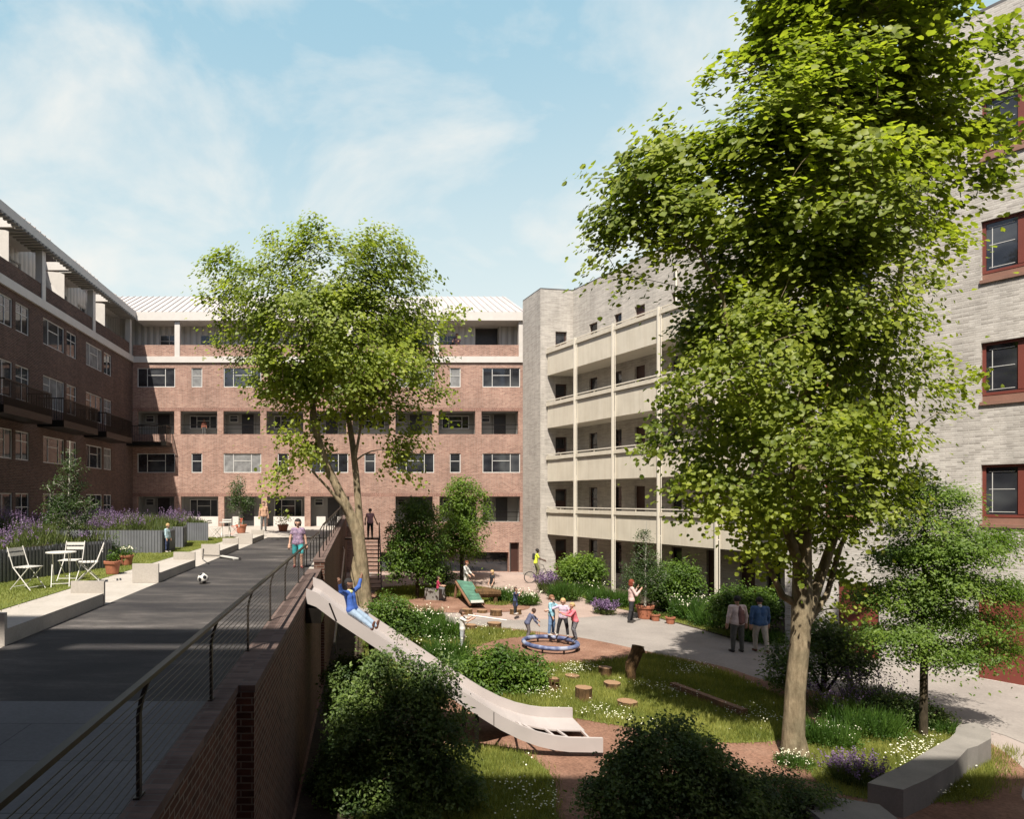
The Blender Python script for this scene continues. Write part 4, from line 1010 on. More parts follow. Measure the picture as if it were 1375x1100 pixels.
small_tree('young birch in the large terracotta pot beside the red-haired woman', 866, 812, [(866, 775, 24), (850, 780, 20), (880, 770, 18), (866, 745, 18), (866, 720, 9), (845, 765, 10)],
           260, 26, .12, .06, 'leafbirch', 'birch', .045, 700, Y=25.9, seed=25, zb=.5)
small_tree('thin young birch standing before the far deck terrace', 321, 700, [(321, 672, 17), (318, 655, 11), (322, 643, 6), (330, 675, 10)], 110, 22, .12, .08, 'leafbirch', 'birch', .04, 640, Y=30.9, seed=26, zb=3.55)
small_tree('multi-stemmed dark shrub in shade under the island tree', 590, 796, [(590, 765, 16), (600, 775, 12), (580, 772, 12)], 110, 24, .16, .10, 'leafdark', 'bark_dark', .05, 760, Y=33.5, seed=27, name='shrub', multi=3)
small_tree('spreading dark multi-stem shrub behind the big pale trunk', 1105, 925, [(1090, 880, 42, 0, 1.3, .7), (1135, 870, 38, 0, 1.2, .8), (1060, 900, 26), (1110, 845, 24), (1150, 890, 22)], 320, 34, .16, .075, 'leafdark', 'bark_dark', .05, 850, Y=15.9, seed=28, name='shrub', multi=4)

def bush(label, blobs, Y, n, per, rc, ls, leafm, seed, kind='point', name='bush', dy=1.0, group=None, zmin=0.03):
    rg = np.random.default_rng(seed); bl = pxblobs(blobs, Y, dy)
    cx = sum(b[0][0] for b in bl) / len(bl); cy = sum(b[0][1] for b in bl) / len(bl)
    t = thing(name, label, 'bush', (cx, cy, 0), group)
    tg = blob_targets(bl, n, rg, .45); k_ = rg.random(n) < .12; tg[k_] += (tg[k_] - np.array([cx, cy, .4])) * rg.random((k_.sum(), 1)) * .16; tg[:, 2] = np.maximum(tg[:, 2], zmin + .1)
    st = [([np.array((cx + math.cos(a) * .12, cy + math.sin(a) * .12, 0)), np.array((cx + math.cos(a) * .4, cy + math.sin(a) * .4, .45))], [.03, .02]) for a in (0, 1.3, 2.6, 3.9, 5.2)]
    br = grow(st, tg, .004, rg=rg); tubes_mesh('stems', st + br, M['bark_dark'], t, 4)
    c, nn = sprays(tg, per, rc, rg, .6); c[:, 2] = np.maximum(c[:, 2], zmin)
    leaves('foliage', c, nn, ls * (.5 + 1.0 * rg.random(len(c))), M[leafm], t, kind=kind, rg=rg)
    return t
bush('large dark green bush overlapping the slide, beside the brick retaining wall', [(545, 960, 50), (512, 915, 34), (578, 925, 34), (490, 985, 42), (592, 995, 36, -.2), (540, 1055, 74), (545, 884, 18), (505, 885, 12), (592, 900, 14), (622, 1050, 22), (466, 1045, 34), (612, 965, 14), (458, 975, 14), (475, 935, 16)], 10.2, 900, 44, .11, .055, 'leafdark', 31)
bush('glossy rounded green bush right behind the lower slide', [(675, 905, 38, 0, 1.2, 1), (640, 910, 26), (712, 905, 26), (680, 925, 34, 0, 1.3, .8)], 16.6, 420, 42, .13, .085, 'leafbush', 32)
bush('green bush between the slide top and the island path', [(525, 825, 28, 0, 1.1, .9), (505, 830, 20), (548, 835, 18), (530, 845, 22)], 20.5, 300, 40, .13, .08, 'leafbush', 33)
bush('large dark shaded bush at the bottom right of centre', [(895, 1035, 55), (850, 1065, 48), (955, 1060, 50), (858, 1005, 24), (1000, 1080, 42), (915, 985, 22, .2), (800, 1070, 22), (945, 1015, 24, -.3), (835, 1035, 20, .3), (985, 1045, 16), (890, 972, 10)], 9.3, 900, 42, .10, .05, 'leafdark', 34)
bush('low dark leafy bush in the bottom corner under the big pale trunk', [(1050, 1080, 45), (1100, 1090, 40), (1010, 1085, 40)], 9.6, 300, 40, .08, .045, 'leafdark', 35)
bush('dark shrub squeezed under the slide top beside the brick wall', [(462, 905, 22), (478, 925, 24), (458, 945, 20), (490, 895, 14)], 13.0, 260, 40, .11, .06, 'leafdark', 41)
bush('low dark shrub at the foot of the wall, left of the big dark bush', [(452, 1010, 20), (440, 1045, 22)], 10.8, 160, 40, .09, .05, 'leafdark', 42)
bush('rounded green bush against the grey wall near the bicycle', [(780, 762, 22, 0, 1.2, .8), (765, 768, 12), (796, 766, 12)], 33.0, 220, 36, .22, .12, 'leafsoft', 36)
bush('rounded green bush to the right of the potted birch, below the balconies', [(905, 778, 27, 0, 1.15, .9), (888, 790, 18), (925, 785, 16)], 27.5, 280, 38, .18, .10, 'leafbush', 37)
bush('wide green bush behind the two walking men', [(1000, 812, 30, 0, 1.3, .75), (975, 815, 18), (1030, 812, 20)], 22.6, 300, 38, .15, .09, 'leafbush', 38)
bush('dark green shrub beneath the young tree by the curved bench', [(1200, 950, 22), (1235, 958, 22), (1262, 965, 14), (1215, 975, 16)], 13.8, 180, 40, .10, .05, 'leafdark', 39)
bush('small bush at the foot of the grey planter gap, beside the flower pots', [(152, 742, 10, 0, .8, 1.1), (156, 755, 7)], 18.6, 60, 30, .09, .05, 'leafdark', 40, zmin=DZ + .03)

# ---- grass and ground cover: nobody could count it
def in_poly(x, y, poly):
    c = np.zeros(len(x), bool); n = len(poly)
    for i in range(n):
        x0, y0 = poly[i - 1]; x1, y1 = poly[i]
        k = ((y0 > y) != (y1 > y)) & (x < (x1 - x0) * (y - y0) / (y1 - y0 + 1e-12) + x0); c ^= k
    return c
def scatter(poly, n, rg=RG):
    p = np.array([(q[0], q[1]) for q in poly]); lo, hi = p.min(0), p.max(0); out = []
    m = 0
    while m < n:
        q = lo + rg.random((n * 2, 2)) * (hi - lo); q = q[in_poly(q[:, 0], q[:, 1], p)]; out.append(q); m += len(q)
    return np.concatenate(out)[:n]
def poly_area(poly):
    p = [(q[0], q[1]) for q in poly]; return abs(sum(p[i - 1][0] * p[i][1] - p[i][0] * p[i - 1][1] for i in range(len(p)))) / 2
def blades(name, poly, dens, h, mat='grass', z=0.02, wid=.012, seed=1, hv=.5, kind='stuff', lab=None):
    rg = np.random.default_rng(seed); n = int(poly_area(poly) * dens); p = scatter(poly, n, rg)
    # height varies in soft patches
    p = p + rg.normal(size=p.shape) * .09
    patch = .55 + .45 * np.sin(p[:, 0] * 1.9 + 1.3 * np.sin(p[:, 1] * 1.3)) * np.sin(p[:, 1] * 2.3 + p[:, 0])
    hh = h * (.5 + hv * rg.random(n)) * (.75 + .5 * patch)
    c = np.column_stack([p, np.full(n, z)]); d = rg.normal(size=(n, 3)) * .35; d[:, 2] = 1
    nn = rg.normal(size=(n, 3)); nn[:, 2] = 0.1
    o = leaves(name, c, nn, hh, M[mat], kind='blade', dirs=d, width=np.full(n, wid) * (.6 + .8 * rg.random(n)), rg=rg)
    return tag(o, lab, None, kind=kind)
dens = {'island_back': 500, 'left_meadow': 900, 'right_meadow': 1500, 'near_left': 1500, 'bench_meadow': 2200, 'wall_verge': 500}
hgt = {'island_back': .22, 'left_meadow': .20, 'right_meadow': .15, 'near_left': .17, 'bench_meadow': .14, 'wall_verge': .12}
wdt = {'island_back': .03, 'left_meadow': .02, 'right_meadow': .014, 'near_left': .011, 'bench_meadow': .010, 'wall_verge': .02}
for i, (k, v) in enumerate(LAWNS.items()): blades('grass', smooth_poly(v, 4), dens[k], hgt[k], wid=wdt[k], seed=50 + i)
blades('grass', [(-9.6, 9), (-6.02, 9), (-6.02, 30.5), (-9.0, 30.5)], 700, .05, z=DZ + .01, wid=.012, seed=60)
blades('grass', [P(1275, 1085), P(1350, 1060), P(1370, 1010), P(1320, 1005), P(1300, 1040)], 900, .16, wid=.01, seed=61)
def daisies(poly, n, h, r, seed):
    rg = np.random.default_rng(seed); p = scatter(poly, n * 6, rg)
    w = np.sin(p[:, 0] * 1.9 + np.sin(p[:, 1] * 2.3)) * np.sin(p[:, 1] * 1.6 + 1) + rg.normal(size=len(p)) * .28; p = p[np.argsort(-w)[:n]]
    c = np.column_stack([p, h * (.7 + .5 * rg.random(len(p)))]); nn = rg.normal(size=c.shape) * .3; nn[:, 2] += 1
    o = leaves('meadow_flowers', c, nn, np.full(len(c), r), M['flw'], kind='round', rg=rg); tag(o, kind='stuff')
daisies(LAWNS['right_meadow'], 1000, .17, .028, 1); daisies(LAWNS['near_left'], 420, .19, .03, 2); daisies(LAWNS['bench_meadow'], 420, .16, .03, 3)
daisies(LAWNS['left_meadow'], 300, .22, .035, 4); daisies([(5.2, 30), (7, 31.5), (6.6, 33), (5.0, 32)], 110, .5, .09, 5)
# weeds and long leaves in the planted beds
def tuft(label, c, rad, h, n, mat, seed, name='perennial_plant', wid=.03, flowers=None, spread=.5, z0=0.0):
    rg = np.random.default_rng(seed); a = rg.random(n) * 6.283; r = rad * np.sqrt(rg.random(n)) * .7
    b = np.column_stack([c[0] + r * np.cos(a), c[1] + r * np.sin(a), np.full(n, z0)])
    d = np.column_stack([np.cos(a) * r / rad * spread, np.sin(a) * r / rad * spread, np.ones(n)]) + rg.normal(size=(n, 3)) * .18
    nn = rg.normal(size=(n, 3)); nn[:, 2] = 0
    t = thing(name, label, name.replace('_', ' '), (c[0], c[1], z0))
    hh = h * (.6 + .5 * rg.random(n)); leaves('foliage', b, nn, hh, M[mat], t, kind='dia', dirs=d, width=np.full(n, wid * 2), rg=rg)
    m = n * 2; a2 = rg.random(m) * 6.283; r2 = rad * np.sqrt(rg.random(m)); zz = h * (.2 + .55 * rg.random(m)) * (1 - .5 * (r2 / rad) ** 2)
    b2 = np.column_stack([c[0] + r2 * np.cos(a2), c[1] + r2 * np.sin(a2), z0 + zz]); n2 = rg.normal(size=(m, 3)) * .5; n2[:, 2] += .8
    leaves('leaves', b2, n2, np.full(m, wid * 2.6), M[mat], t, kind='point', rg=rg)
    if flowers:
        fm, fn, fs, fr = flowers; k = fn; i = rg.choice(n, k); dd = d[i] / np.linalg.norm(d[i], axis=1, keepdims=True)
        reps = 7 if fm == 'lav' else 3
        pts = np.concatenate([b[i] + dd * (hh[i] * (.95 + .28 * q / reps if fm == 'lav' else 1.0))[:, None] + rg.normal(size=(k, 3)) * fr for q in range(reps)])
        n3 = rg.normal(size=pts.shape); n3[:, 2] += .6
        o = leaves('flowers', pts, n3, np.full(len(pts), fs), M[fm], t, kind='round', rg=rg); o['kind'] = 'stuff'
    return t
tf = [
 ('tall spiky lavender clump at the wall corner beside the bicycle', P(738, 797), .7, .9, 420, 'sagegreen', ('lav', 180, .06, .03), .02),
 ('long-leaved green clump in the wall bed, just right of the corner lavender', P(758, 806), .85, .95, 520, 'grassdk', None, .035),
 ('cream-flowered clump in front of the rounded bush near the bicycle', P(790, 800), .9, .85, 420, 'grassdk', ('flw', 36, .06, .05), .03),
 ('broad green clump in the wall bed, before the second balcony column', P(812, 812), .9, .8, 520, 'grassdk', None, .035),
 ('low lavender clump at the path edge left of the red-haired woman', P(812, 825), .5, .5, 320, 'sagegreen', ('lav', 150, .06, .03), .02),
 ('green leafy clump directly behind the red-haired woman', P(835, 815), .8, .8, 420, 'grassdk', None, .035),
 ('dark green clump behind the small clay pots', P(905, 822), .7, .7, 420, 'grassdk', None, .03),
 ('tall bright green clump between the clay pots and the two men', P(930, 832), .95, 1.0, 620, 'grassdk', ('flw', 40, .05, .05), .035),
 ('yellowish green clump just left of the two men', P(958, 842), .9, .85, 520, 'grassdk', None, .03),
 ('dark leafy clump low behind the feet of the two men', P(1022, 862), .9, .55, 420, 'grassdk', None, .03),
 ('bright green perennial clump left of the boy with the stick', P(590, 858), .9, .8, 520, 'grassdk', ('flw', 26, .045, .05), .035),
 ('pale flowering clump beside the boy with the stick', P(575, 838), .8, .7, 420, 'grassdk', ('flw', 40, .045, .05), .03),
 ('leafy clump below the pale flowering one, above the middle of the slide', P(600, 890), .8, .75, 520, 'grassdk', ('flw', 20, .04, .05), .03),
 ('green leafy clump left of the glossy bush, beside the slide', P(628, 905), .65, .6, 420, 'grassdk', None, .03),
 ('white-flowered clump on the island left of the girl on the stump', P(675, 808), .7, .7, 420, 'grassdk', ('flw', 14, .08, .06), .035),
 ('green clump on the island right of the girl on the stump', P(706, 812), .7, .65, 420, 'grassdk', ('flw', 30, .06, .05), .035),
 ('clump of purple lavender in shade right of the big trunk', P(1120, 962), .55, .62, 420, 'sagegreen', ('lav', 90, .03, .02), .014),
 ('tall lavender spikes behind the green clump, right of the big trunk', P(1165, 955), .5, .75, 420, 'sagegreen', ('lav', 110, .03, .02), .014),
 ('broad bright green clump between the big trunk and the young tree', P(1160, 985), .85, .62, 900, 'grassdk', None, .016),
 ('green clump with small white flowers at the right of the big trunk base', P(1110, 1000), .6, .5, 700, 'grassdk', ('flw', 24, .018, .03), .016),
 ('nearest deep purple lavender clump, in front of the curved bench', P(1148, 1052), .48, .42, 700, 'sagegreen', ('lav', 240, .026, .012), .010),
 ('small white-flowered weeds at the very foot of the big trunk', P(1066, 1030), .35, .25, 260, 'grassdk', ('flw', 50, .02, .02), .014),
 ('tuft of long grass at the near side of the curved bench', P(1296, 1066), .35, .22, 320, 'grass', None, .008),
 ('small green clump on the right of the young tree stem', P(1262, 985), .35, .35, 260, 'grassdk', None, .014),
]
for i, (lab, c, rad, h, n, m, fl, w) in enumerate(tf): tuft(lab, c, rad, h, n, m, 80 + i, wid=w, flowers=fl, name='lavender_plant' if fl and fl[0] == 'lav' else 'perennial_plant')

# ---- corrugated planters full of lavender
def planter(label, poly, h, seed, fl=1.0):
    cx = sum(p[0] for p in poly) / len(poly); cy = sum(p[1] for p in poly) / len(poly)
    t = thing('planter', label, 'planter', (cx, cy, DZ), 'grey corrugated planters on the deck lawn')
    mb = MB(); n = len(poly)
    for i in range(n):
        a = Vector((*poly[i], 0)); b = Vector((*poly[(i + 1) % n], 0)); L = (b - a).length; d = (b - a) / L; nn = Vector((d.y, -d.x, 0)); u = 0.0; k = 0
        while u < L - .01:
            w = min(.05, L - u); o0, o1 = (0.0, .022)[k % 2], (0.0, .022)[k % 2]
            p, q = a + d * u + nn * o0, a + d * (u + w) + nn * o0
            mb.poly([p + Vector((0, 0, DZ + .01)), q + Vector((0, 0, DZ + .01)), q + Vector((0, 0, DZ + h)), p + Vector((0, 0, DZ + h))])
            if u + w < L - .01:
                o2 = (0.0, .022)[(k + 1) % 2]; r = a + d * (u + w) + nn * o2
                mb.poly([q + Vector((0, 0, DZ + .01)), r + Vector((0, 0, DZ + .01)), r + Vector((0, 0, DZ + h)), q + Vector((0, 0, DZ + h))])
            u += w; k += 1
    mb.build('casing', M['corr'], t)
    mb = MB(); mb.poly([Vector((p[0], p[1], DZ + h - .06)) for p in poly]); mb.build('soil', M['soil'], t)
    ar = poly_area(poly); rg = np.random.default_rng(seed); n = int(ar * 260); p = scatter(poly, n, rg)
    z = DZ + h - .06; c = np.column_stack([p, np.full(n, z)]); d = rg.normal(size=(n, 3)) * .28; d[:, 2] = 1; hh = .44 * (.5 + .8 * rg.random(n)) * (.8 + .35 * np.sin(p[:, 0] * 3 + p[:, 1] * 2))
    nn = rg.normal(size=(n, 3)); nn[:, 2] = 0
    o = leaves('stems', c, nn, hh, M['sagegreen'], t, kind='dia', dirs=d, width=np.full(n, .035), rg=rg)
    o['kind'] = 'stuff'
    sel = rg.random(n) < (.22 * fl); pts = []; dd = d / np.linalg.norm(d, axis=1, keepdims=True)
    wave = np.sin(p[:, 0] * 1.7 + p[:, 1] * .6 + seed) > -.45; sel &= wave
    for q in range(7): pts.append(c[sel] + dd[sel] * (hh[sel] * (1.0 + .06 * q))[:, None] + rg.normal(size=(sel.sum(), 3)) * .012)
    pts = np.concatenate(pts); n3 = rg.normal(size=pts.shape); n3[:, 2] += .5
    o = leaves('lavender', pts, n3, np.full(len(pts), .034), M['lav'], t, kind='round', rg=rg); o['kind'] = 'stuff'
    return t
planter('nearest low grey corrugated planter behind the white chairs at left', [(-12.5, 11.2), (-9.4, 9.4), (-7.40, 15.3), (-7.6, 16.6), (-12.5, 16.6)], .74, 1, .7)
planter('taller grey corrugated planter behind the round white table', [(-7.44, 15.45), (-6.72, 17.2), (-8.2, 17.9), (-12.5, 17.9), (-12.5, 16.7), (-7.62, 16.7)], .74, 2, .8)
planter('grey corrugated planter behind the boy in the pale blue shirt, left half', [(-14.2, 21.7), (-6.76, 21.7), (-6.76, 23.2), (-14.2, 23.2)], .78, 3, 1.2)
planter('grey corrugated planter just to the right of the boy in the pale blue shirt', [(-14.2, 24.1), (-6.69, 24.1), (-7.2, 26.4), (-14.2, 26.4)], .80, 4, 1.2)
planter('farthest grey corrugated planter, behind the distant cafe chairs', [(-14.2, 28.0), (-6.70, 28.0), (-7.0, 28.7), (-7.7, 29.6), (-14.2, 29.6)], .80, 5, 1.2)
# ================================================================ slide from the deck
sl = thing('slide', 'wide pale pink slide running down from the deck to the garden', 'slide', (1.7, 13, 0))
zbp = [(-1.04, 2.93), (-.85, 2.86), (-.53, 2.62), (.037, 2.24), (1.02, 1.59), (1.82, 1.05), (2.3, .74), (2.63, .535), (3.0, .35), (3.34, .225), (3.65, .155), (3.92, .12), (4.56, .11)]
def slide_strip(mb, y0, y1, lo, hi, x_from=None, x_to=None, mi=0):
    pts = [p for p in zbp if (x_from is None or p[0] >= x_from - 1e-6) and (x_to is None or p[0] <= x_to + 1e-6)]
    for (xa, za), (xb, zb) in zip(pts, pts[1:]):
        A = [Vector((xa, y0, za + lo)), Vector((xa, y1, za + lo)), Vector((xa, y1, za + hi)), Vector((xa, y0, za + hi))]
        B = [Vector((xb, y0, zb + lo)), Vector((xb, y1, zb + lo)), Vector((xb, y1, zb + hi)), Vector((xb, y0, zb + hi))]
        for i in range(4): j = (i + 1) % 4; mb.poly([A[i], B[i], B[j], A[j]], mi)
    a = pts[0]; b = pts[-1]
    mb.poly([Vector((a[0], y0, a[1] + lo)), Vector((a[0], y1, a[1] + lo)), Vector((a[0], y1, a[1] + hi)), Vector((a[0], y0, a[1] + hi))][::-1], mi)
    mb.poly([Vector((b[0], y0, b[1] + lo)), Vector((b[0], y1, b[1] + lo)), Vector((b[0], y1, b[1] + hi)), Vector((b[0], y0, b[1] + hi))], mi)
NYs, FYs = 12.10, 13.84
mb = MB(); slide_strip(mb, NYs - .03, NYs + .03, 0, .27); slide_strip(mb, NYs + .03, NYs + .045, .0, .02); mb.build('side_board', M['slide'], sl)
mb = MB(); slide_strip(mb, FYs - .03, FYs + .03, 0, .27); mb.build('side_board', M['slide'], sl)
mb = MB(); slide_strip(mb, NYs + .031, FYs - .031, .03, .06, x_to=1.82)
pts = [p for p in zbp if p[0] >= 1.82]
for i, ((xa, za), (xb, zb)) in enumerate(zip(pts, pts[1:])):       # the bed narrows toward the foot and leaves an open truss
    f = lambda x: NYs + .031 + max(0, min(1, (x - 2.0) / 1.1)) * .95
    for h in (.03, .06): mb.poly([Vector((xa, f(xa), za + h)), Vector((xb, f(xb), zb + h)), Vector((xb, FYs - .031, zb + h)), Vector((xa, FYs - .031, za + h))])
    mb.poly([Vector((xa, f(xa), za + .03)), Vector((xb, f(xb), zb + .03)), Vector((xb, f(xb), zb + .06)), Vector((xa, f(xa), za + .06))])
mb.build('bed', M['slide'], sl)
def zs(x):
    for (a, b), (c, d) in zip(zbp, zbp[1:]):
        if a <= x <= c: return b + (d - b) * (x - a) / (c - a)
    return zbp[-1][1]
tr = MB()
for (xa, ya), (xb, yb) in (((2.45, 12.15), (2.75, 12.8)), ((2.95, 12.15), (3.1, 13.05)), ((3.35, 12.15), (3.2, 13.1)), ((3.3, 13.1), (3.75, 12.15)), ((3.95, 12.15), (3.75, 13.1)), ((4.2, 12.15), (4.0, 13.1)), ((4.5, 12.12), (4.5, 13.1))):
    tr.bar((xa, ya, zs(xa) + .05), (xb, yb, zs(xb) + .05), .045, .03)
tr.build('truss', M['slide'], sl)
for x in (.2, 1.3, 2.2):
    for y in (NYs + .1, FYs - .1): mb = MB(); mb.bar((x, y, 0), (x, y, zs(x) + .02), .07); mb.build('leg', M['darkmetal'], sl)
mb = MB(); mb.box(-1.04, -.75, NYs - .02, FYs + .02, 2.55, 2.83); mb.build('bracket', M['darkmetal'], sl)
mb = MB(); mb.bar((-.60, NYs - .034, 2.93), (-.47, NYs - .034, 2.60), .012, .03)
for x in (.9, 2.5): mb.bar((x, NYs - .032, zs(x) + .01), (x, NYs - .032, zs(x) + .26), .008, .012)
mb.build('joint', M['darkmetal'], sl)

# ================================================================ cafe furniture
def bistro_chair(name='folding_chair', mat='chairwhite'):
    t = thing(name, 'x', 'chair', (0, 0, 0), None, 0, local=True)
    # front is -Y; X-shaped legs on both sides
    mb = MB()
    for i in range(5): mb.box(-.20, .20, -.19 + i * .082, -.19 + i * .082 + .068, .445, .460)
    mb.build('seat', M[mat], t)
    mb = MB()
    for z in (.70, .80): mb.bar((-.20, .30 + (z - .7) * .22, z), (.20, .30 + (z - .7) * .22, z), .014, .065)
    mb.build('backrest', M[mat], t)
    for s in (-.205, .205):
        mb = MB(); mb.tube([(s, -.24, 0), (s, .18, .45), (s, .33, .86)], .010, 6); mb.build('back_leg', M[mat], t)
        s2 = s * .9; mb = MB(); mb.tube([(s2, .27, 0), (s2, -.17, .45)], .010, 6); mb.build('front_leg', M[mat], t)
    mb = MB()
    for y, z in ((-.19, .055), (.22, .055)): mb.tube([(-.2, y, z), (.2, y, z)], .008, 6)
    mb.build('stretcher', M[mat], t)
    return t
def table(name='cafe_table'):
    t = thing(name, 'x', 'table', (0, 0, 0), None, 0, local=True)
    mb = MB(); mb.lathe([(0.0, .70), (.29, .70), (.30, .705), (.30, .72), (.29, .722), (0, .722)], 24); mb.build('tabletop', M['chairwhite'], t)
    for a in (-1, 1):
        mb = MB(); mb.tube([(a * .17, -.20, 0), (a * .17, .14, .70)], .010, 6); mb.build('leg', M['chairwhite'], t)
        mb = MB(); mb.tube([(a * .15, .22, 0), (a * .15, -.14, .70)], .010, 6); mb.build('leg', M['chairwhite'], t)
    mb = MB(); mb.tube([(-.17, -.17, .07), (.17, -.17, .07)], .008, 6); mb.tube([(-.15, .19, .07), (.15, .19, .07)], .008, 6); mb.build('stretcher', M['chairwhite'], t)
    return t
def put(o, loc, rz, label, group=None):
    o.location = loc; o.rotation_euler = (0, 0, R(rz)); o['label'] = label
    if group: o['group'] = group
    return o
zl = DZ + .012; g = 'white folding cafe chairs on the deck lawn'
ch = bistro_chair(); c0 = P(38, 792, DZ); put(ch, (c0.x, c0.y, zl), 75, 'white folding chair at the far left, left of the round table', g)
c = P(79, 784, DZ); put(copy_tree(ch), (c.x, c.y + .55, zl), 4, 'white folding chair standing behind the round table', g)
c = P(118, 783, DZ); put(copy_tree(ch), (c.x, c.y, zl), -68, 'white folding chair to the right of the round table, back to the planter', g)
tb = table(); c = P(82, 788, DZ); put(tb, (c.x, c.y, zl), 20, 'round white folding cafe table between the three nearest white chairs', 'round white cafe tables')
c = P(289, 723, DZ); put(copy_tree(ch), (c.x, c.y, zl), 72, 'distant white folding chair, left of the far cafe table', g)
c = P(303, 722, DZ); put(copy_tree(tb), (c.x, c.y, zl), 10, 'distant small white cafe table near the deck terrace', 'round white cafe tables'); put(copy_tree(ch), (c.x - .1, c.y + .6, zl), 5, 'distant white folding chair behind the far cafe table', g)
rc = bistro_chair(mat='chairred'); c = P(316, 719, DZ); put(rc, (c.x, c.y, zl), -65, 'red folding chair at the far cafe table', None)

# ================================================================ pots
def pot(label, loc, r, h, parent_kind='flower_pot', n=24):
    t = thing(parent_kind, label, 'pot', loc)
    prof = [(0, 0), (r * .68, 0), (r * .72, h * .05), (r * .90, h * .78), (r * 1.0, h * .79), (r * 1.03, h * .97), (r * .98, h), (r * .88, h), (r * .86, h * .9), (0, h * .9)]
    mb = MB(); mb.lathe(prof, n, 0, loc); mb.build('pot', M['terra'], t, smooth=False)
    mb = MB(); mb.lathe([(0, h * .905), (r * .86, h * .905)], n, 0, loc); mb.build('soil', M['soil'], t)
    return t
def pot_plant(t, loc, h, rad, n, mat, seed, ls=.06, fl=0):
    rg = np.random.default_rng(seed); p = rg.normal(size=(n, 3)) * np.array([rad * .5, rad * .5, h * .28]); p[:, 2] = np.abs(p[:, 2] + h * .4); p += np.array(loc)
    nn = rg.normal(size=(n, 3)) * .6; nn[:, 2] += .8; leaves('foliage', p, nn, ls * (.6 + .7 * rg.random(n)), M[mat], t, kind='point', rg=rg)
    if fl:
        q = rg.normal(size=(fl, 3)) * np.array([rad * .5, rad * .5, .03]); q[:, 2] += h * .75; q += np.array(loc); leaves('flowers', q, rg.normal(size=(fl, 3)), np.full(fl, .05), M['flw'], t, kind='round', rg=rg)['kind'] = 'stuff'
def pz(px, py, z): v = P(px, py, z); return (v.x, v.y, z)
l = pz(151, 771, zl); t = pot('terracotta pot nearest the end of the tall grey planter, with low greenery', l, .20, .32); pot_plant(t, (l[0], l[1], l[2] + .3), .3, .18, 160, 'leafbush', 1, .06)
l = pz(170, 759, zl); t = pot('brownish clay pot of pale flowers, just behind the nearer terracotta pot', l, .19, .28); pot_plant(t, (l[0], l[1], l[2] + .26), .28, .22, 240, 'grassdk', 2, .06, 40)
l = pz(324, 716, DZ + .005); t = pot('large red clay pot behind the distant red chair', l, .30, .46); pot_plant(t, (l[0], l[1], l[2] + .4), .3, .25, 60, 'leafdark', 3, .06)
l = pz(380, 713.5, DZ + .005); t = pot('wide terracotta pot with a sparse yellow-green shrub, before the white parapet', l, .32, .38); pot_plant(t, (l[0], l[1], l[2] + .35), .8, .45, 200, 'grass', 4, .10)
l = pz(866, 831, .008); t = pot('large wide terracotta pot holding the young birch, beside the red-haired woman', l, .36, .56)
l = pz(880, 834, .008); t = pot('small clay pot touching the right side of the large birch pot', l, .19, .27); pot_plant(t, (l[0], l[1], .25), .15, .14, 70, 'grassdk', 5, .06)
l = pz(900, 838, .008); t = pot('small clay pot standing alone right of the pair of pots', l, .19, .27); pot_plant(t, (l[0], l[1], .25), .12, .12, 60, 'grassdk', 6, .06)

# ================================================================ football and scooter
def football():
    c = P(272.5, 784.5, DZ); r = .115
    bm = bmesh.new(); bmesh.ops.create_icosphere(bm, subdivisions=5, radius=r)
    import itertools
    ph = (1 + 5 ** .5) / 2; ico = []
    for a, b in itertools.product((-1, 1), (-ph, ph)): ico += [Vector((0, a, b)), Vector((a, b, 0)), Vector((b, 0, a))]
    Rm = Matrix.Rotation(.5, 3, 'X') @ Matrix.Rotation(.7, 3, 'Y'); ico = [(Rm @ v).normalized() for v in ico]
    for f in bm.faces:
        n = f.calc_center_median().normalized(); f.material_index = 1 if max(n.dot(v) for v in ico) > .925 else 0; f.smooth = True
    me = bpy.data.meshes.new('football'); bm.to_mesh(me); bm.free()
    me.materials.append(M['chairwhite']); me.materials.append(seg_mat('black_ball_panel', (.015, .015, .018), .4))
    o = link('football', me, None, (c.x, c.y, DZ + .006 + r)); tag(o, 'black and white football lying on the dark deck path', 'ball')
import bmesh
football()
sc = thing('kick_scooter', 'silver kick scooter lying on its side across the bench gap', 'scooter', P(295, 748, DZ))
a = pz(320, 750.5, DZ + .06); b = pz(296, 746.5, DZ + .07); c = pz(272, 745, DZ + .12)
mb = MB(); mb.bar(a, b, .12, .03); mb.bar(P(313, 751, DZ + .12), P(320, 750.5, DZ + .12), .02, .04); mb.build('deck', M['chairwhite'], sc)
mb = MB(); mb.tube([b, pz(272.5, 746, DZ + .25)], .016, 8); mb.build('steering_column', M['steel'], sc)
mb = MB(); mb.tube([pz(272.3, 751, DZ + .03), pz(273.2, 738, DZ + .45)], .02, 8); mb.build('handlebar', M['door'], sc)
for q in (pz(322, 751, DZ + .05), pz(297, 747.5, DZ + .05)):
    mb = MB(); mb.tube([Vector(q) + Vector((0, -.013, 0)), Vector(q) + Vector((0, .013, 0))], .05, 12); mb.build('wheel', M['door'], sc)

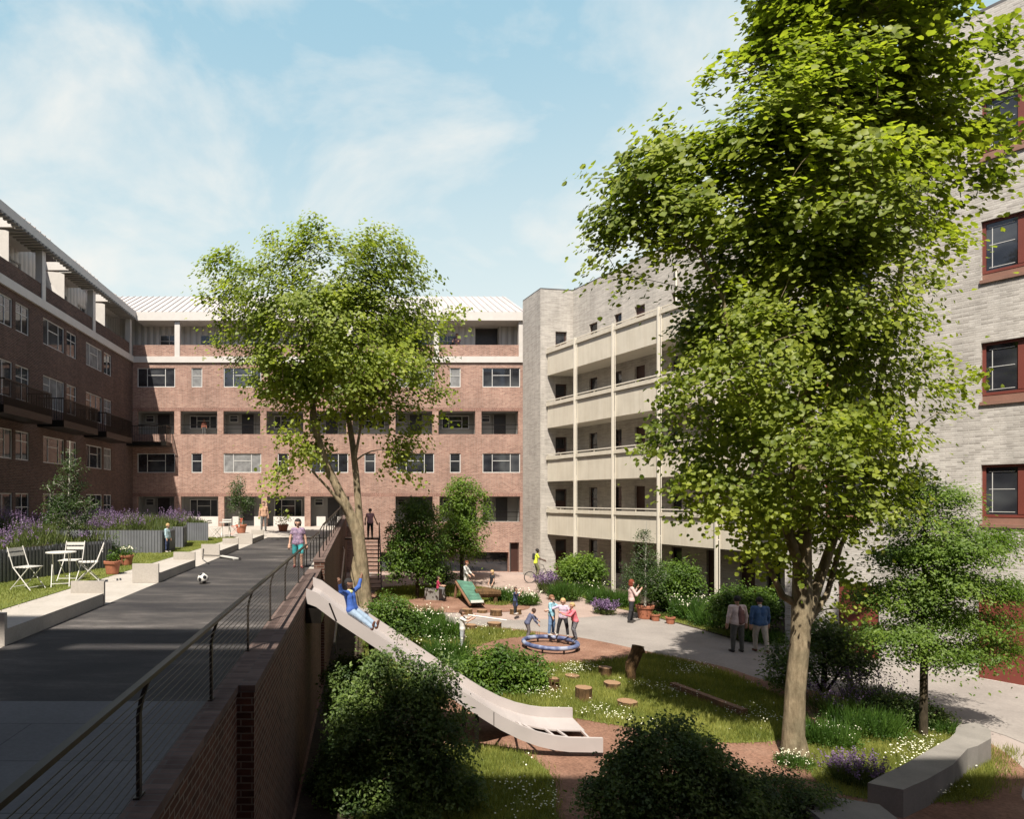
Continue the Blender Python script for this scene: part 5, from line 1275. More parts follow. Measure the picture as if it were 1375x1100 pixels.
# ================================================================ ring seat (children stand on it), stumps, logs
rt = thing('play_ring', 'low blue-grey padded ring on the bark where four children play', 'play ring', P(739, 872))
c = P(739, 871); rr = .85; mb = MB(); q = []
for i in range(41):
    a = 2 * math.pi * i / 40; q.append((c.x + rr * math.cos(a), c.y + rr * 1.05 * math.sin(a), .19))
mb.tube(q, .072, 12, caps=False)
m_ = NT('blue_grey_padding'); w = m_.n('ShaderNodeTexNoise'); w.inputs['Scale'].default_value = 3.2; m_.l(m_.coord(), w.inputs['Vector'])
mb.build('padding', m_.fin(m_.ramp(w.outputs['Fac'], [(0.38, (.035, .045, .11)), (.52, (.10, .13, .25)), (.66, (.30, .33, .42))]), .6), rt, smooth=True)
mb = MB()
for i in range(8):
    a = 2 * math.pi * i / 8 + .2; mb.tube([(c.x + rr * math.cos(a), c.y + rr * 1.05 * math.sin(a), 0), (c.x + rr * math.cos(a), c.y + rr * 1.05 * math.sin(a), .14)], .03, 8)
mb.build('foot', M['darkmetal'], rt)
def stump(label, px, py, r, h, cat='tree stump', seed=0, name='tree_stump'):
    rg = random.Random(seed); c = P(px, py); t = thing(name, label, cat, c, 'cut log stumps of the play area'); n = 18
    rad = [r * (1 + rg.uniform(-.07, .07)) for _ in range(n)]
    ring = lambda z, k: [Vector((c.x + rad[i] * k * math.cos(6.283 * i / n), c.y + rad[i] * k * math.sin(6.283 * i / n), z)) for i in range(n)]
    A, B, D = ring(0, 1.06), ring(h * .5, .98), ring(h, 1.0); mb = MB()
    for X, Y in ((A, B), (B, D)):
        for i in range(n): j = (i + 1) % n; mb.poly([X[i], X[j], Y[j], Y[i]])
    mb.build('bark', M['logside'], t)
    mb = MB(); mb.poly([p + Vector((0, 0, .002)) for p in ring(h, .985)]); mb.build('cut_face', M['logtop'], t)
for i, (lab, px, py, r, h) in enumerate([
  ('leftmost log stump of the back row on the island edge', 627, 825, .22, .22), ('second log stump of the back row, low, on the island edge', 647, 823, .22, .12),
  ('third log stump of the back row, left of the girl standing on one', 666, 827, .24, .25), ('log stump the girl in the navy dress stands on', 692, 825, .24, .22),
  ('log stump in the grass right behind the boy with the stick', 632, 847, .22, .22), ('log stump with something small on it between boy and ring', 664, 845, .26, .24),
  ('upright log stump half hidden by the glossy bush', 744, 929, .13, .34), ('flat low stump nearest the near edge of the ring bark', 768, 912, .19, .10),
  ('tall round stump in the middle of the right meadow', 784, 941, .20, .32), ('dark stump left of the leaning log', 813, 908, .18, .24),
  ('dark low stump in the meadow, just under the leaning log', 822, 925, .21, .16), ('flat pale-topped stump lying lowest in the right meadow', 842, 949, .22, .13)]):
    stump(lab, px, py, r, h, seed=i)
a = P(849, 916); t = thing('leaning_log', 'rough carved orange-brown log figure leaning in the right meadow', 'log', a)
mb = MB(); mb.tube([a, a + Vector((-.04, .02, .28)), a + Vector((.0, .05, .45)), a + Vector((.13, .08, .70)), a + Vector((.20, .10, .92))], [.10, .13, .16, .15, .16], 12); mb.tube([a + Vector((.16, .05, .78)), a + Vector((.30, -.04, .86))], [.10, .06], 10); mb.build('bark', M['logside'], t)
mb = MB(); mb.tube([a + Vector((.20, .10, .92)), a + Vector((.205, .105, .94))], .155, 12); mb.build('cut_face', M['logtop'], t)
a = P(903, 921, .1); b = P(1000, 958, .1); mb = MB(); mb.bar(a, b, .17, .17); o = mb.build('timber_beam', M['wood'], bevel=.01); tag(o, 'long reddish timber beam lying in the shaded grass', 'beam')
# edging of the terrace planting etc.: timber log bench by the island
a = P(645, 797); t = thing('log_bench', 'rough timber log bench between the woman in white and the blonde child', 'bench', P(655, 797))
A = P(638, 797, .5); B = P(672, 797, .5)
mb = MB(); mb.tube([A, A.lerp(B, .5) + Vector((0, 0, .03)), B], [.20, .24, .15], 10); mb.build('seat', M['logside'], t)
for s in (.18, .8):
    q = A.lerp(B, s); mb = MB(); mb.tube([Vector((q.x, q.y - .05, 0)), Vector((q.x, q.y, .4))], .10, 8); mb.build('leg', M['logside'], t)
# small green play slide on a timber mound
t = thing('play_slide', 'small green-topped play slide sloping to the bark on the island', 'slide', P(630, 815))
p0 = P(615, 812, 1.05); p0 = Vector((p0.x, 29.9 + 1.2, 1.15)); Yh, Yl = 31.2, 28.5
xl = lambda px, Y: (px - HX) * Y / F_
mb = MB(); Zh = CZ - (779 - HY) * Yh / F_; Zl = .32
q = [Vector((xl(613, Yh), Yh, Zh)), Vector((xl(634, Yh), Yh, Zh - .1)), Vector((xl(649, Yl), Yl, Zl)), Vector((xl(632, Yl), Yl, Zl - .02))]
mb.poly([q[3], q[2], q[1], q[0]]); mb.poly([p - Vector((0, 0, .07)) for p in q])
for i in range(4): j = (i + 1) % 4; mb.poly([q[i] - Vector((0, 0, .07)), q[j] - Vector((0, 0, .07)), q[j], q[i]])
mb.build('chute', mat_plain('green_rubber', (.07, .17, .12), .6, var=.35, scale=3), t)
mb = MB(); mb.bar(q[3] + Vector((0, -.03, .02)), q[2] + Vector((0, -.03, .02)), .09, .1); mb.build('lip', M['chairwhite'], t)
mb = MB(); a, b = q[0], q[1]
for s in (0.05, .5, .95):
    p = a.lerp(b, s); mb.tube([Vector((p.x - .1, p.y + .15, 0)), p - Vector((0, 0, .08))], .07, 8)
mb.tube([q[0] - Vector((.03, 0, .1)), q[3] - Vector((.02, 0, .12))], .06, 8); mb.tube([q[1] - Vector((-.03, 0, .1)), q[2] - Vector((-.02, 0, .12))], .05, 8)
mb.build('timber_support', M['wood'], t)
mb = MB(); c = P(584, 806); mb.prism([(c.x - .5, c.y - .1), (c.x + .45, c.y - .2), (c.x + .5, c.y + .35), (c.x - .45, c.y + .4)], 0, .55); o = mb.build('stone_block', M['benchcon'], bevel=.05); tag(o, 'square boulder block in shade on the island, beside the child in red', 'stone block')

# ================================================================ bicycle
bk = thing('bicycle', 'dark city bicycle held by the rider in yellow by the grey wall', 'bicycle', P(720, 783))
Yb = 37.2; x0, x1 = xl(711.5, Yb), xl(729, Yb); wr = .33; zb_ = wr
x1 = x0 + 1.05
for x in (x0, x1):
    mb = MB(); q = [(x + wr * math.cos(6.2832 * i / 24), Yb, wr + wr * math.sin(6.2832 * i / 24)) for i in range(25)]; mb.tube(q, .022, 6, caps=False); wh = mb.build('wheel', M['door'], bk)
    mb = MB(); q = [(x + (wr - .03) * math.cos(6.2832 * i / 24), Yb, wr + (wr - .03) * math.sin(6.2832 * i / 24)) for i in range(25)]; mb.tube(q, .010, 4, caps=False)
    for i in range(12): mb.tube([(x, Yb, wr), (x + wr * .9 * math.cos(6.2832 * i / 12), Yb, wr + wr * .9 * math.sin(6.2832 * i / 12))], .003, 3)
    mb.build('rim', M['steel'], wh)
mb = MB(); bbk = (x0 + .45, Yb, .30); seat_ = (x0 + .34, Yb, .82); head = (x0 + .85, Yb, .84)
for a, b in ((bbk, seat_), (bbk, head), (seat_, head), (seat_, (x0, Yb, wr)), (bbk, (x0, Yb, wr)), ((head[0] + .03, Yb, .84), (x1, Yb, wr))): mb.tube([a, b], .018, 6)
mb.build('frame', M['steel'], bk)
mb = MB(); mb.tube([(x0 + .83, Yb, .84), (x0 + .80, Yb, 1.02)], .015, 6); mb.tube([(x0 + .72, Yb - .28, 1.05), (x0 + .80, Yb, 1.03), (x0 + .72, Yb + .28, 1.05)], .014, 6); mb.build('handlebar', M['door'], bk)
mb = MB(); mb.tube([(x0 + .34, Yb, .80), (x0 + .32, Yb, .93)], .014, 6); mb.ball((x0 + .30, Yb, .95), .12, 8, 0, (1.1, .6, .35)); mb.build('saddle', M['door'], bk)
mb = MB(); mb.tube([(bbk[0], Yb - .03, .30), (bbk[0], Yb + .03, .30)], .09, 14); mb.tube([(bbk[0], Yb - .08, .30), (bbk[0] + .1, Yb - .08, .16)], .012, 6); mb.tube([(bbk[0], Yb + .08, .30), (bbk[0] - .1, Yb + .08, .44)], .012, 6); mb.build('crank', M['darkmetal'], bk)
# ================================================================ people: continuous bodies from a smooth field, meshed with surface nets
def field(prims, h, k=0.02, pad=0.03):
    A = np.array([p[0] for p in prims] + [p[1] for p in prims]); rm = max(max(p[2], p[3]) for p in prims)
    lo = A.min(0) - rm - pad; hi = A.max(0) + rm + pad; n = np.ceil((hi - lo) / h).astype(int) + 1
    D = np.full(n, 1.0, np.float32)
    for a, b, ra, rb in prims:
        a = np.array(a, float); b = np.array(b, float); m = max(ra, rb) + .05
        i0 = np.maximum(((np.minimum(a, b) - m - lo) / h).astype(int), 0); i1 = np.minimum(((np.maximum(a, b) + m - lo) / h).astype(int) + 2, n)
        g = np.stack(np.meshgrid(*[lo[q] + h * np.arange(i0[q], i1[q]) for q in range(3)], indexing='ij'), -1)
        ab = b - a; L = (ab @ ab) or 1e-9; t = np.clip(((g - a) @ ab) / L, 0, 1)
        d = np.linalg.norm(g - a - t[..., None] * ab, axis=-1) - (ra + (rb - ra) * t)
        S_ = D[i0[0]:i1[0], i0[1]:i1[1], i0[2]:i1[2]]; hh = np.clip(.5 + .5 * (S_ - d) / k, 0, 1)
        S_[...] = S_ * (1 - hh) + d * hh - k * hh * (1 - hh)
    return D, lo
def surfnet(D, lo, h):
    s = D < 0; nx, ny, nz = D.shape
    acc = np.zeros((nx - 1, ny - 1, nz - 1, 3), np.float32); cnt = np.zeros((nx - 1, ny - 1, nz - 1), np.float32)
    sl = lambda o: tuple(slice(o[q], D.shape[q] - 1 + o[q]) for q in range(3))
    for ax in range(3):
        o1, o2 = [q for q in range(3) if q != ax]
        for u in (0, 1):
            for v in (0, 1):
                A = [0, 0, 0]; A[o1] = u; A[o2] = v; B = list(A); B[ax] = 1
                da, db = D[sl(A)], D[sl(B)]; x = (da < 0) != (db < 0); t = np.where(x, da / np.where(x, da - db, 1), 0)
                for q in range(3): acc[..., q] += np.where(x, A[q] + (t if q == ax else 0), 0)
                cnt += x
    act = cnt > 0; idx = -np.ones(act.shape, int); idx[act] = np.arange(act.sum())
    ii = np.argwhere(act); V = (ii + acc[act] / cnt[act][:, None]) * h + lo; F = []
    for ax in range(3):
        o1, o2 = (ax + 1) % 3, (ax + 2) % 3
        a = [slice(None)] * 3; a[ax] = slice(0, D.shape[ax] - 1); b = list(a); b[ax] = slice(1, D.shape[ax])
        sa, sb = s[tuple(a)], s[tuple(b)]; e = np.argwhere(sa != sb)
        ok = (e[:, o1] > 0) & (e[:, o2] > 0) & (e[:, o1] < act.shape[o1]) & (e[:, o2] < act.shape[o2]); e = e[ok]
        fl = sa[tuple(e.T)]
        def g(d1, d2): q = e.copy(); q[:, o1] -= d1; q[:, o2] -= d2; return idx[tuple(q.T)]
        Q = np.stack([g(1, 1), g(0, 1), g(0, 0), g(1, 0)], 1); Q[~fl] = Q[~fl][:, ::-1]; F.append(Q)
    return V, np.concatenate(F)
def field_mesh(name, prims, h, mats, parent, k=.02, clip=None, extra=None, colorize=None):
    D, lo = field(prims, h, k)
    if clip is not None:
        g = np.stack(np.meshgrid(*[lo[q] + h * np.arange(D.shape[q]) for q in range(3)], indexing='ij'), -1); D = np.maximum(D, clip(g))
    V, Fq = surfnet(D, lo, h)
    n0 = len(V); mi = np.zeros(len(Fq), int); loops = list(Fq.ravel()); st = list(np.arange(len(Fq)) * 4); tot = [4] * len(Fq); mi = list(mi)
    if colorize is not None: mi = list(colorize(V[Fq].mean(1)).astype(int))
    if extra is not None and extra.v:
        V = np.concatenate([V, np.array([tuple(v) for v in extra.v])])
        for f, m in zip(extra.f, extra.m): st.append(len(loops)); loops += [n0 + i for i in f]; tot.append(len(f)); mi.append(m)
    o = np_mesh(name, V, loops, st, tot, mats, parent, smooth=True)
    if len(o.data.polygons) == len(mi): o.data.polygons.foreach_set('material_index', mi)
    return o
PM = {}
def pm(name, col, rough=.8, pat=None, scale=30):
    if name in PM: return PM[name]
    if pat is None:
        m = NT(name); v = m.coord(); f = m.noise(v, 9, 3); m.bump(m.noise(m.mapping(v, scale=(1, 1, .5)), 60 if 'hair' in name else 14, 3), .0 if 'skin' in name else .8, .02)
        PM[name] = m.fin(m.ramp(f, [(.3, tuple(c * .8 for c in col)), (.7, tuple(min(1, c * 1.15) for c in col))]), rough)
    else:
        m = NT(name); f = m.noise(m.coord(), scale, 2); m.bump(m.noise(m.coord(), 14, 3), .7, .02); PM[name] = m.fin(m.ramp(f, [(.42, col), (.5, pat[0]), (.6, pat[1] if len(pat) > 1 else col)]), rough)
    return PM[name]
SK = {'fair': (.52, .31, .22), 'tan': (.36, .20, .13), 'brown': (.20, .10, .06), 'dark': (.07, .035, .022)}
V3 = lambda *a: np.array(a, float)
def nrm(v): v = np.array(v, float); return v / (np.linalg.norm(v) + 1e-9)

def person(label, loc, rz, H, legs, arms, torso=(0, 0, 1), head=(0, -.12, 1), top=None, bottom=None, shoes=None, hair=None, skin='fair', child=False,
           res=.014, name='person', sleeve=1.0, leglen=1.0, skirt=0, extras=None, build=1.0, sit=False, twist=0, group=None, face=True, yaw=0.0):
    """legs/arms: two (upper direction, lower direction) pairs, right side (+X) first; the figure faces -Y before the turn rz"""
    t = thing(name, label, 'person', loc, group, R(rz), local=True)
    hs = .145 if child else .130                     # head height share
    T = nrm(torso); hip_w = .050 * H * build; sh_w = (.098 if child else .108) * H * build
    ca, sa = math.cos(R(twist)), math.sin(R(twist)); sx = V3(ca, sa, 0)
    pel = V3(0, 0, 0); chest = pel + T * .20 * H; neck = pel + T * (.285 if child else .30) * H
    J = {}
    prims = []; cl_top = []; cl_bot = []; cl_shoe = []
    b = build
    def cap(L, a, c, ra, rb, inf=0.0): L.append((a, c, ra * H + inf, rb * H + inf))
    feet = []
    for s, (d1, d2) in zip((1, -1), legs):
        hp = pel + V3(s * hip_w, 0, -.01 * H); kn = hp + nrm(d1) * (.235 if not child else .225) * H; an = kn + nrm(d2) * (.235 if not child else .225) * H
        fw = nrm(V3(0, -1, 0) * 1.0 + V3(s * .15, 0, 0)) if abs(nrm(d2)[2]) > .55 else nrm(V3(0, -.35, 1))
        heel = an + V3(0, .012 * H, -.020 * H); toe = an + fw * .085 * H + (V3(0, 0, -.028 * H) if abs(nrm(d2)[2]) > .55 else 0)
        cap(prims, hp, kn, .050 * b, .033 * b); cap(prims, kn, an, .031 * b, .021); cap(prims, heel, toe, .019, .015)
        feet.append((hp, kn, an, heel, toe))
    for s in (1, -1):
        cap(prims, pel + sx * s * .036 * H * b, chest + sx * s * .042 * H * b, .052 * b, .050 * b); cap(prims, chest + sx * s * .045 * H * b, neck + sx * s * .050 * H * b - T * .035 * H, .052 * b, .040 * b)
    cap(prims, pel - sx * hip_w, pel + sx * hip_w, .052 * b, .052 * b)
    shz = neck - T * .030 * H; cap(prims, shz - sx * (sh_w - .02 * H), shz + sx * (sh_w - .02 * H), .030, .030)
    hd = nrm(head); cap(prims, neck - T * .02 * H, neck + T * .03 * H + hd * .02 * H, .027, .024)
    hc = neck + hd * (.028 + hs * .55) * H; cy, sy_ = math.cos(R(yaw)), math.sin(R(yaw))
    right = V3(cy, sy_, 0); fwd = nrm(np.cross(hd, right) * 1.0); fwd = fwd if fwd[1] < 0 or abs(yaw) > 60 else fwd
    if np.dot(np.cross(hd, right), V3(-sy_ * -1, -cy, 0)) < 0: fwd = -fwd
    hr = hs * .46 * H
    prims.append((hc + hd * hr * .22 + fwd * hr * -.12, hc + hd * hr * .05 + fwd * hr * .02, hr * .86, hr * .80)); prims.append((hc - hd * hr * .30 + fwd * hr * .16, hc - hd * hr * .66 + fwd * hr * .36, hr * .62, hr * .42))
    nose = hc - hd * hr * .12 + fwd * hr * .90; prims.append((nose + hd * hr * .12 - fwd * hr * .08, nose - fwd * hr * .01, hr * .07, hr * .10))
    for s in (1, -1): e = hc + right * s * hr * .86 - hd * hr * .05; prims.append((e, e + hd * hr * .2, hr * .11, hr * .13))
    ex = MB(); hands = []
    for s, (d1, d2) in zip((1, -1), arms):
        d1, d2 = nrm(d1), nrm(d2); sh = shz + sx * s * sh_w; el = sh + d1 * .165 * H; wr = el + d2 * .145 * H
        cap(prims, sh, el, .026 * b, .021); cap(prims, el, wr, .021, .0155)
        pm_ = wr + d2 * .050 * H; side = nrm(np.cross(d2, V3(0, 1, .3)) + 1e-6); cap(prims, wr, pm_, .015, .018); cap(prims, wr + side * .012 * H, pm_ + side * .014 * H, .012, .012); cap(prims, wr - side * .012 * H, pm_ - side * .014 * H, .012, .012)
        hands.append((wr, pm_, d2)); palm = nrm(np.cross(side, d2))
        for q, (o, Lf) in enumerate(((-.018, .034), (-.006, .042), (.006, .044), (.018, .038))):      # four fingers, slightly curled
            a = pm_ + side * o * H; c1 = a + nrm(d2 + palm * .25) * Lf * .5 * H; c2 = c1 + nrm(d2 + palm * .9) * Lf * .5 * H; ex.tube([a, c1, c2], [.0055 * H, .005 * H, .0042 * H], 6)
        a = wr + d2 * .018 * H + side * s * -.016 * H; ex.tube([a, a + nrm(d2 - side * s * .9) * .022 * H, a + nrm(d2 - side * s * .35) * .045 * H], [.0065 * H, .006 * H, .005 * H], 6)
        J[s] = (sh, el, wr, d1, d2)
    skin_m = pm('skin_' + skin, SK[skin], .6); eye_m = pm('eye_dark', (.02, .015, .012), .4); lip_m = pm('lips', (.32, .10, .08), .6)
    if face:
        for s in (1, -1): c = hc + right * s * hr * .30 + fwd * hr * .765 + hd * hr * .06; ex.ball(c, hr * .085, 6, 1, (1.2, 1, .75)); ex.tube([c + hd * hr * .20 - right * hr * .13, c + hd * hr * .22 + right * hr * .13], hr * .03, 4, 1)
        c = hc - hd * hr * .46 + fwd * hr * .745; ex.tube([c - right * hr * .20 + hd * hr * .03, c - hd * hr * .02 + fwd * hr * .04, c + right * hr * .20 + hd * hr * .03], hr * .05, 5, 2)
    field_mesh('body', prims, res, [skin_m, eye_m, lip_m], t, .022 * H, extra=ex)
    zmin = 0
    if top:
        P_ = []; e = .010
        for s in (1, -1):
            cap(P_, pel + sx * s * .038 * H * b - T * .01 * H, chest + sx * s * .044 * H * b, .054 * b, .053 * b, e); cap(P_, chest + sx * s * .046 * H * b, neck + sx * s * .050 * H * b - T * .04 * H, .053 * b, .040 * b, e)
            sh, el, wr, d1, d2 = J[s]
            if sleeve > 0: cap(P_, sh, sh + d1 * .165 * H * min(1, sleeve * 2), .029 * b, .025, e)
            if sleeve > .5: cap(P_, el, el + d2 * .135 * H * (sleeve - .5) * 2, .024, .019, e)
        cap(P_, shz - sx * (sh_w - .012 * H), shz + sx * (sh_w - .012 * H), .033, .033, e)
        cap(P_, pel - sx * hip_w, pel + sx * hip_w, .056 * b, .056 * b, .016); cap(P_, pel + T * .03 * H, pel + T * .08 * H, .062 * b, .058 * b, .008)
        if skirt: cap(P_, pel - T * .01 * H, pel - V3(0, 0, skirt * H), .075 * b, .095 * b, .0)
        field_mesh('top', P_, res, [top] if not isinstance(top, list) else top, t, .02 * H)
    if bottom:
        P_ = []; e = .009
        for hp, kn, an, he, to in feet:
            if leglen <= .5: cap(P_, hp, hp + (kn - hp) * leglen * 2, .052 * b, .045 * b, e)
            else: cap(P_, hp, kn, .052 * b, .036 * b, e); cap(P_, kn, kn + (an - kn) * min(.93, (leglen - .5) * 2), .035 * b, .027, e)
        cap(P_, pel - sx * hip_w - V3(0,0,.02*H), pel + sx * hip_w - V3(0,0,.02*H), .053 * b, .053 * b, e); 
        field_mesh('trousers' if leglen > .6 else 'shorts', P_, res, [bottom], t, .015 * H)
    if shoes:
        for hp, kn, an, he, to in feet: field_mesh('shoe', [(he, to, .026 * H, .019 * H), (an, he, .022 * H, .024 * H)], res * .9, [shoes], t, .01)
    if hair:
        hm, style = hair; P_ = [(hc + hd * hr * .30 - fwd * hr * .24, hc + hd * hr * .10 - fwd * hr * .12, hr * .98, hr * 1.0)]
        if style in ('bob', 'long'):
            for s in (1, -1): P_.append((hc + right * s * hr * .62 - fwd * hr * .15, hc + right * s * hr * .60 - hd * hr * (.75 if style == 'bob' else 1.5) - fwd * hr * .15, hr * .42, hr * .34))
            P_.append((hc - fwd * hr * .45, hc - fwd * hr * .55 - hd * hr * (.8 if style == 'bob' else 2.0), hr * .66, hr * (.5 if style == 'bob' else .42)))
        if style == 'tail': P_ += [(hc - fwd * hr * .9 + hd * hr * .1, hc - fwd * hr * 1.25 - hd * hr * .5, hr * .26, hr * .24), (hc - fwd * hr * 1.25 - hd * hr * .5, hc - fwd * hr * 1.2 - hd * hr * 1.5, hr * .24, hr * .10)]
        if style == 'big': P_ += [(hc - fwd * hr * .35 + hd * hr * .3, hc - fwd * hr * .5 - hd * hr * .9, hr * .95, hr * .75), (hc + right * hr * .5, hc + right * hr * .55 - hd * hr * 1.0, hr * .5, hr * .4), (hc - right * hr * .5, hc - right * hr * .55 - hd * hr * 1.0, hr * .5, hr * .4)]
        low = {'short': .42, 'tail': .55}.get(style, 9); fr = .12 if style != 'short' else .05
        def hclip(g):
            q = g - hc; f = q @ fwd; u = q @ hd; w = .05 * hr * np.sin(q @ right * 260 / (H + .3))
            return np.maximum(np.minimum(f - fr * hr + w, .46 * hr - u + w), -(u + low * hr) + w * 1.5)
        field_mesh('hair', P_, res * .75, [hm], t, .02, clip=hclip)
    if extras: extras(t, dict(pel=pel, chest=chest, neck=neck, hc=hc, T=T, hands=hands, J=J, H=H, feet=feet, sx=sx))
    dz = 0 if sit else -min(min(f[3][2], f[4][2]) for f in feet) + .020 * H
    t.location = (loc[0], loc[1], loc[2] + dz)
    return t
ST = ((.06, 0, -1), (0.02, .03, -1)); DN = ((.22, .02, -1), (.10, -.15, -1))
mir = lambda p: tuple((-a[0], a[1], a[2]) for a in p)
blk = pm('black_cloth', (.02, .02, .024)); jean = pm('blue_jeans', (.11, .19, .33)); wht = pm('white_cloth', (.62, .61, .58)); brn_h = pm('brown_hair', (.055, .028, .016)); blnd = pm('blond_hair', (.50, .33, .15)); bkh = pm('black_hair', (.012, .010, .010))
redh = pm('red_hair', (.20, .035, .012)); navy = pm('navy_cloth', (.035, .05, .12)); greyc = pm('grey_cloth', (.12, .12, .12)); shoe_w = pm('pale_shoe', (.5, .46, .42)); shoe_d = pm('dark_shoe', (.03, .025, .022)); shoe_b = pm('brown_shoe', (.10, .035, .02))

# girl walking on the deck
c = P(400, 763, DZ + .004)
person('dark-haired girl in purple tee and teal shorts walking on the deck path', c, 6, 1.36, (((.08, -.32, -1), (0.02, .12, -1)), ((-.06, .18, -1), (0, .32, -1))), (((.30, .05, -1), (.14, -.18, -1)), ((-.32, -.02, -1), (-.12, -.22, -1))),
       top=pm('purple_print', (.20, .12, .22), pat=[(.42, .30, .38), (.10, .08, .16)], scale=38), bottom=pm('teal_cloth', (.05, .36, .38)), leglen=.42, shoes=pm('dark_red_shoe', (.16, .03, .03)), hair=(bkh, 'bob'), child=True, sleeve=.22, res=.010, skin='fair')
# boy on the lawn
c = P(224.5, 742, DZ + .01)
person('small fair-haired boy in pale blue shirt standing on the deck lawn', c, 75, 1.02, (ST, mir(ST)), (((.15, -.1, -1), (0, -.3, -1)), ((-.15, -.1, -1), (0, -.3, -1))), top=pm('pale_blue_print', (.30, .45, .52), pat=[(.52, .60, .62), (.30, .48, .56)], scale=25), bottom=navy, shoes=shoe_w, hair=(blnd, 'short'), child=True, sleeve=.9, leglen=.9, res=.012, head=(0, -.3, 1))
# adult by the terrace
c = P(354, 713.5, DZ + .004)
person('adult in a tan top and dark trousers standing by the deck terrace pillar', c, 20, 1.68, (ST, mir(ST)), (DN, mir(DN)), top=pm('tan_cloth', (.50, .30, .20)), bottom=greyc, shoes=shoe_d, hair=(brn_h, 'short'), sleeve=.3, res=.016)
# man at the top of the stair
c = (xl(497, 38.0), 38.0, 2.58)
person('man in a pink tank top and black trousers on the stair landing, back to us', c, 178, 1.75, (ST, mir(ST)), (((.35, 0, -1), (.05, -.3, -1)), ((-.4, 0, -1), (-.45, -.15, -1))), top=pm('pink_cloth', (.62, .33, .36)), bottom=blk, shoes=shoe_d, hair=(brn_h, 'short'), sleeve=.1, res=.016)
# boy going down the slide
def bib(t, j):
    pass
xs = -.30; zb = zs(xs) + .06
boy = person('boy in blue jumper and light jeans sliding down with both arms raised', (xs + .12, 13.05, zb + .12), 58, 1.34, (((.10, -1, -.50), (.0, -1, -.60)), ((-.02, -1, -.52), (-.02, -1, -.58))), (((.9, -.05, .35), (.45, -.05, 1)), ((-.9, -.1, .3), (-.45, -.1, 1))),
       torso=(0, .22, 1), head=(0, -.05, 1), top=[pm('blue_knit', (.035, .10, .38))], bottom=pm('light_denim', (.24, .32, .42)), shoes=shoe_b, hair=(bkh, 'short'), skin='brown', child=True, sleeve=.95, res=.009, sit=True,
       extras=lambda t, j: field_mesh('collar', [(j['neck'] - j['T'] * .055 * .5 + V3(-.025, -.01, 0), j['neck'] - j['T'] * .055 * .5 + V3(.025, -.01, 0), .058, .058)], .01, [pm('pale_yellow_knit', (.62, .64, .30))], t, .02))
# cyclist
def backpack(col):
    def f(t, j):
        H = j['H']; c = j['chest'] + V3(0, .095 * H, .02 * H)
        field_mesh('backpack', [(c - V3(.05 * H, 0, -.05 * H), c - V3(.05 * H, 0, .08 * H), .045 * H, .05 * H), (c + V3(.05 * H, 0, .05 * H), c + V3(.05 * H, 0, -.08 * H), .045 * H, .05 * H)], .018, [col], t, .03)
    return f
person('cyclist in a bright yellow vest with a dark backpack, holding the bicycle', (x0 + .33, Yb, .30), 75, 1.74, (((.1, -.25, -1), (.02, .15, -1)), ((-.1, -.5, -1), (-.02, .25, -1))), (((.15, -.6, -1), (0, -1, -.35)), ((-.15, -.6, -1), (0, -1, -.35))), torso=(0, -.18, 1), top=pm('yellow_vest', (.62, .72, .06)), bottom=pm('olive_cloth', (.13, .13, .06)), shoes=shoe_d, hair=(bkh, 'short'), skin='dark', sleeve=.3, res=.016, extras=backpack(blk))
# island group
Yw = 33.4; person('woman with auburn hair in a white shirt behind the small green slide', (xl(626, Yw), Yw, .014), 55, 1.66, (ST, mir(ST)), (((.2, -.3, -1), (0, -.8, -.6)), ((-.2, -.3, -1), (0, -.8, -.6))), top=wht, bottom=wht, shoes=shoe_w, hair=(pm('auburn_hair', (.16, .05, .02)), 'short'), sleeve=.8, res=.016, head=(0, -.3, 1))
c = P(661, 801.5, .02); person('blonde girl in a black top standing beside the log bench', c, -70, 1.36, (((.04, -.1, -1), (0, .1, -1)), ((-.04, .1, -1), (0, .1, -1))), (((.2, -.1, -1), (0, -.5, -1)), ((-.2, -.1, -1), (0, -.5, -1))), top=blk, skin='fair', hair=(blnd, 'long'), child=True, sleeve=.2, bottom=pm('pale_trousers', (.46, .36, .30)), shoes=shoe_w, res=.014)
c = P(692, 825, .222); person('girl in a navy dress standing on a stump, arms lifted to her face', c, 60, 1.12, (ST, mir(ST)), (((.4, -.6, -.7), (-.2, -.5, 1)), ((-.7, -.6, .1), (-.6, -.4, .8))), top=navy, skirt=.17, bottom=blk, shoes=shoe_w, hair=(redh if 0 else brn_h, 'short'), child=True, sleeve=.3, res=.012)
c = P(598, 812, .3); person('child in a crimson top crouching on the bark in the shade under the dark tree', (c.x, 30.4, .34), 70, 1.15, (((.1, -1, -.15), (0, .1, -1)), ((-.1, -1, -.15), (0, .1, -1))), (((.1, -.5, -1), (0, -1, -.2)), ((-.1, -.5, -1), (0, -1, -.2))), top=pm('crimson_cloth', (.36, .02, .07)), bottom=greyc, shoes=shoe_d, hair=(brn_h, 'short'), child=True, sleeve=.4, res=.013, sit=False)
bpy.data.objects[list(o.name for o in bpy.data.objects if o.get('label', '').startswith('child in a crimson'))[0]].location.z -= .02
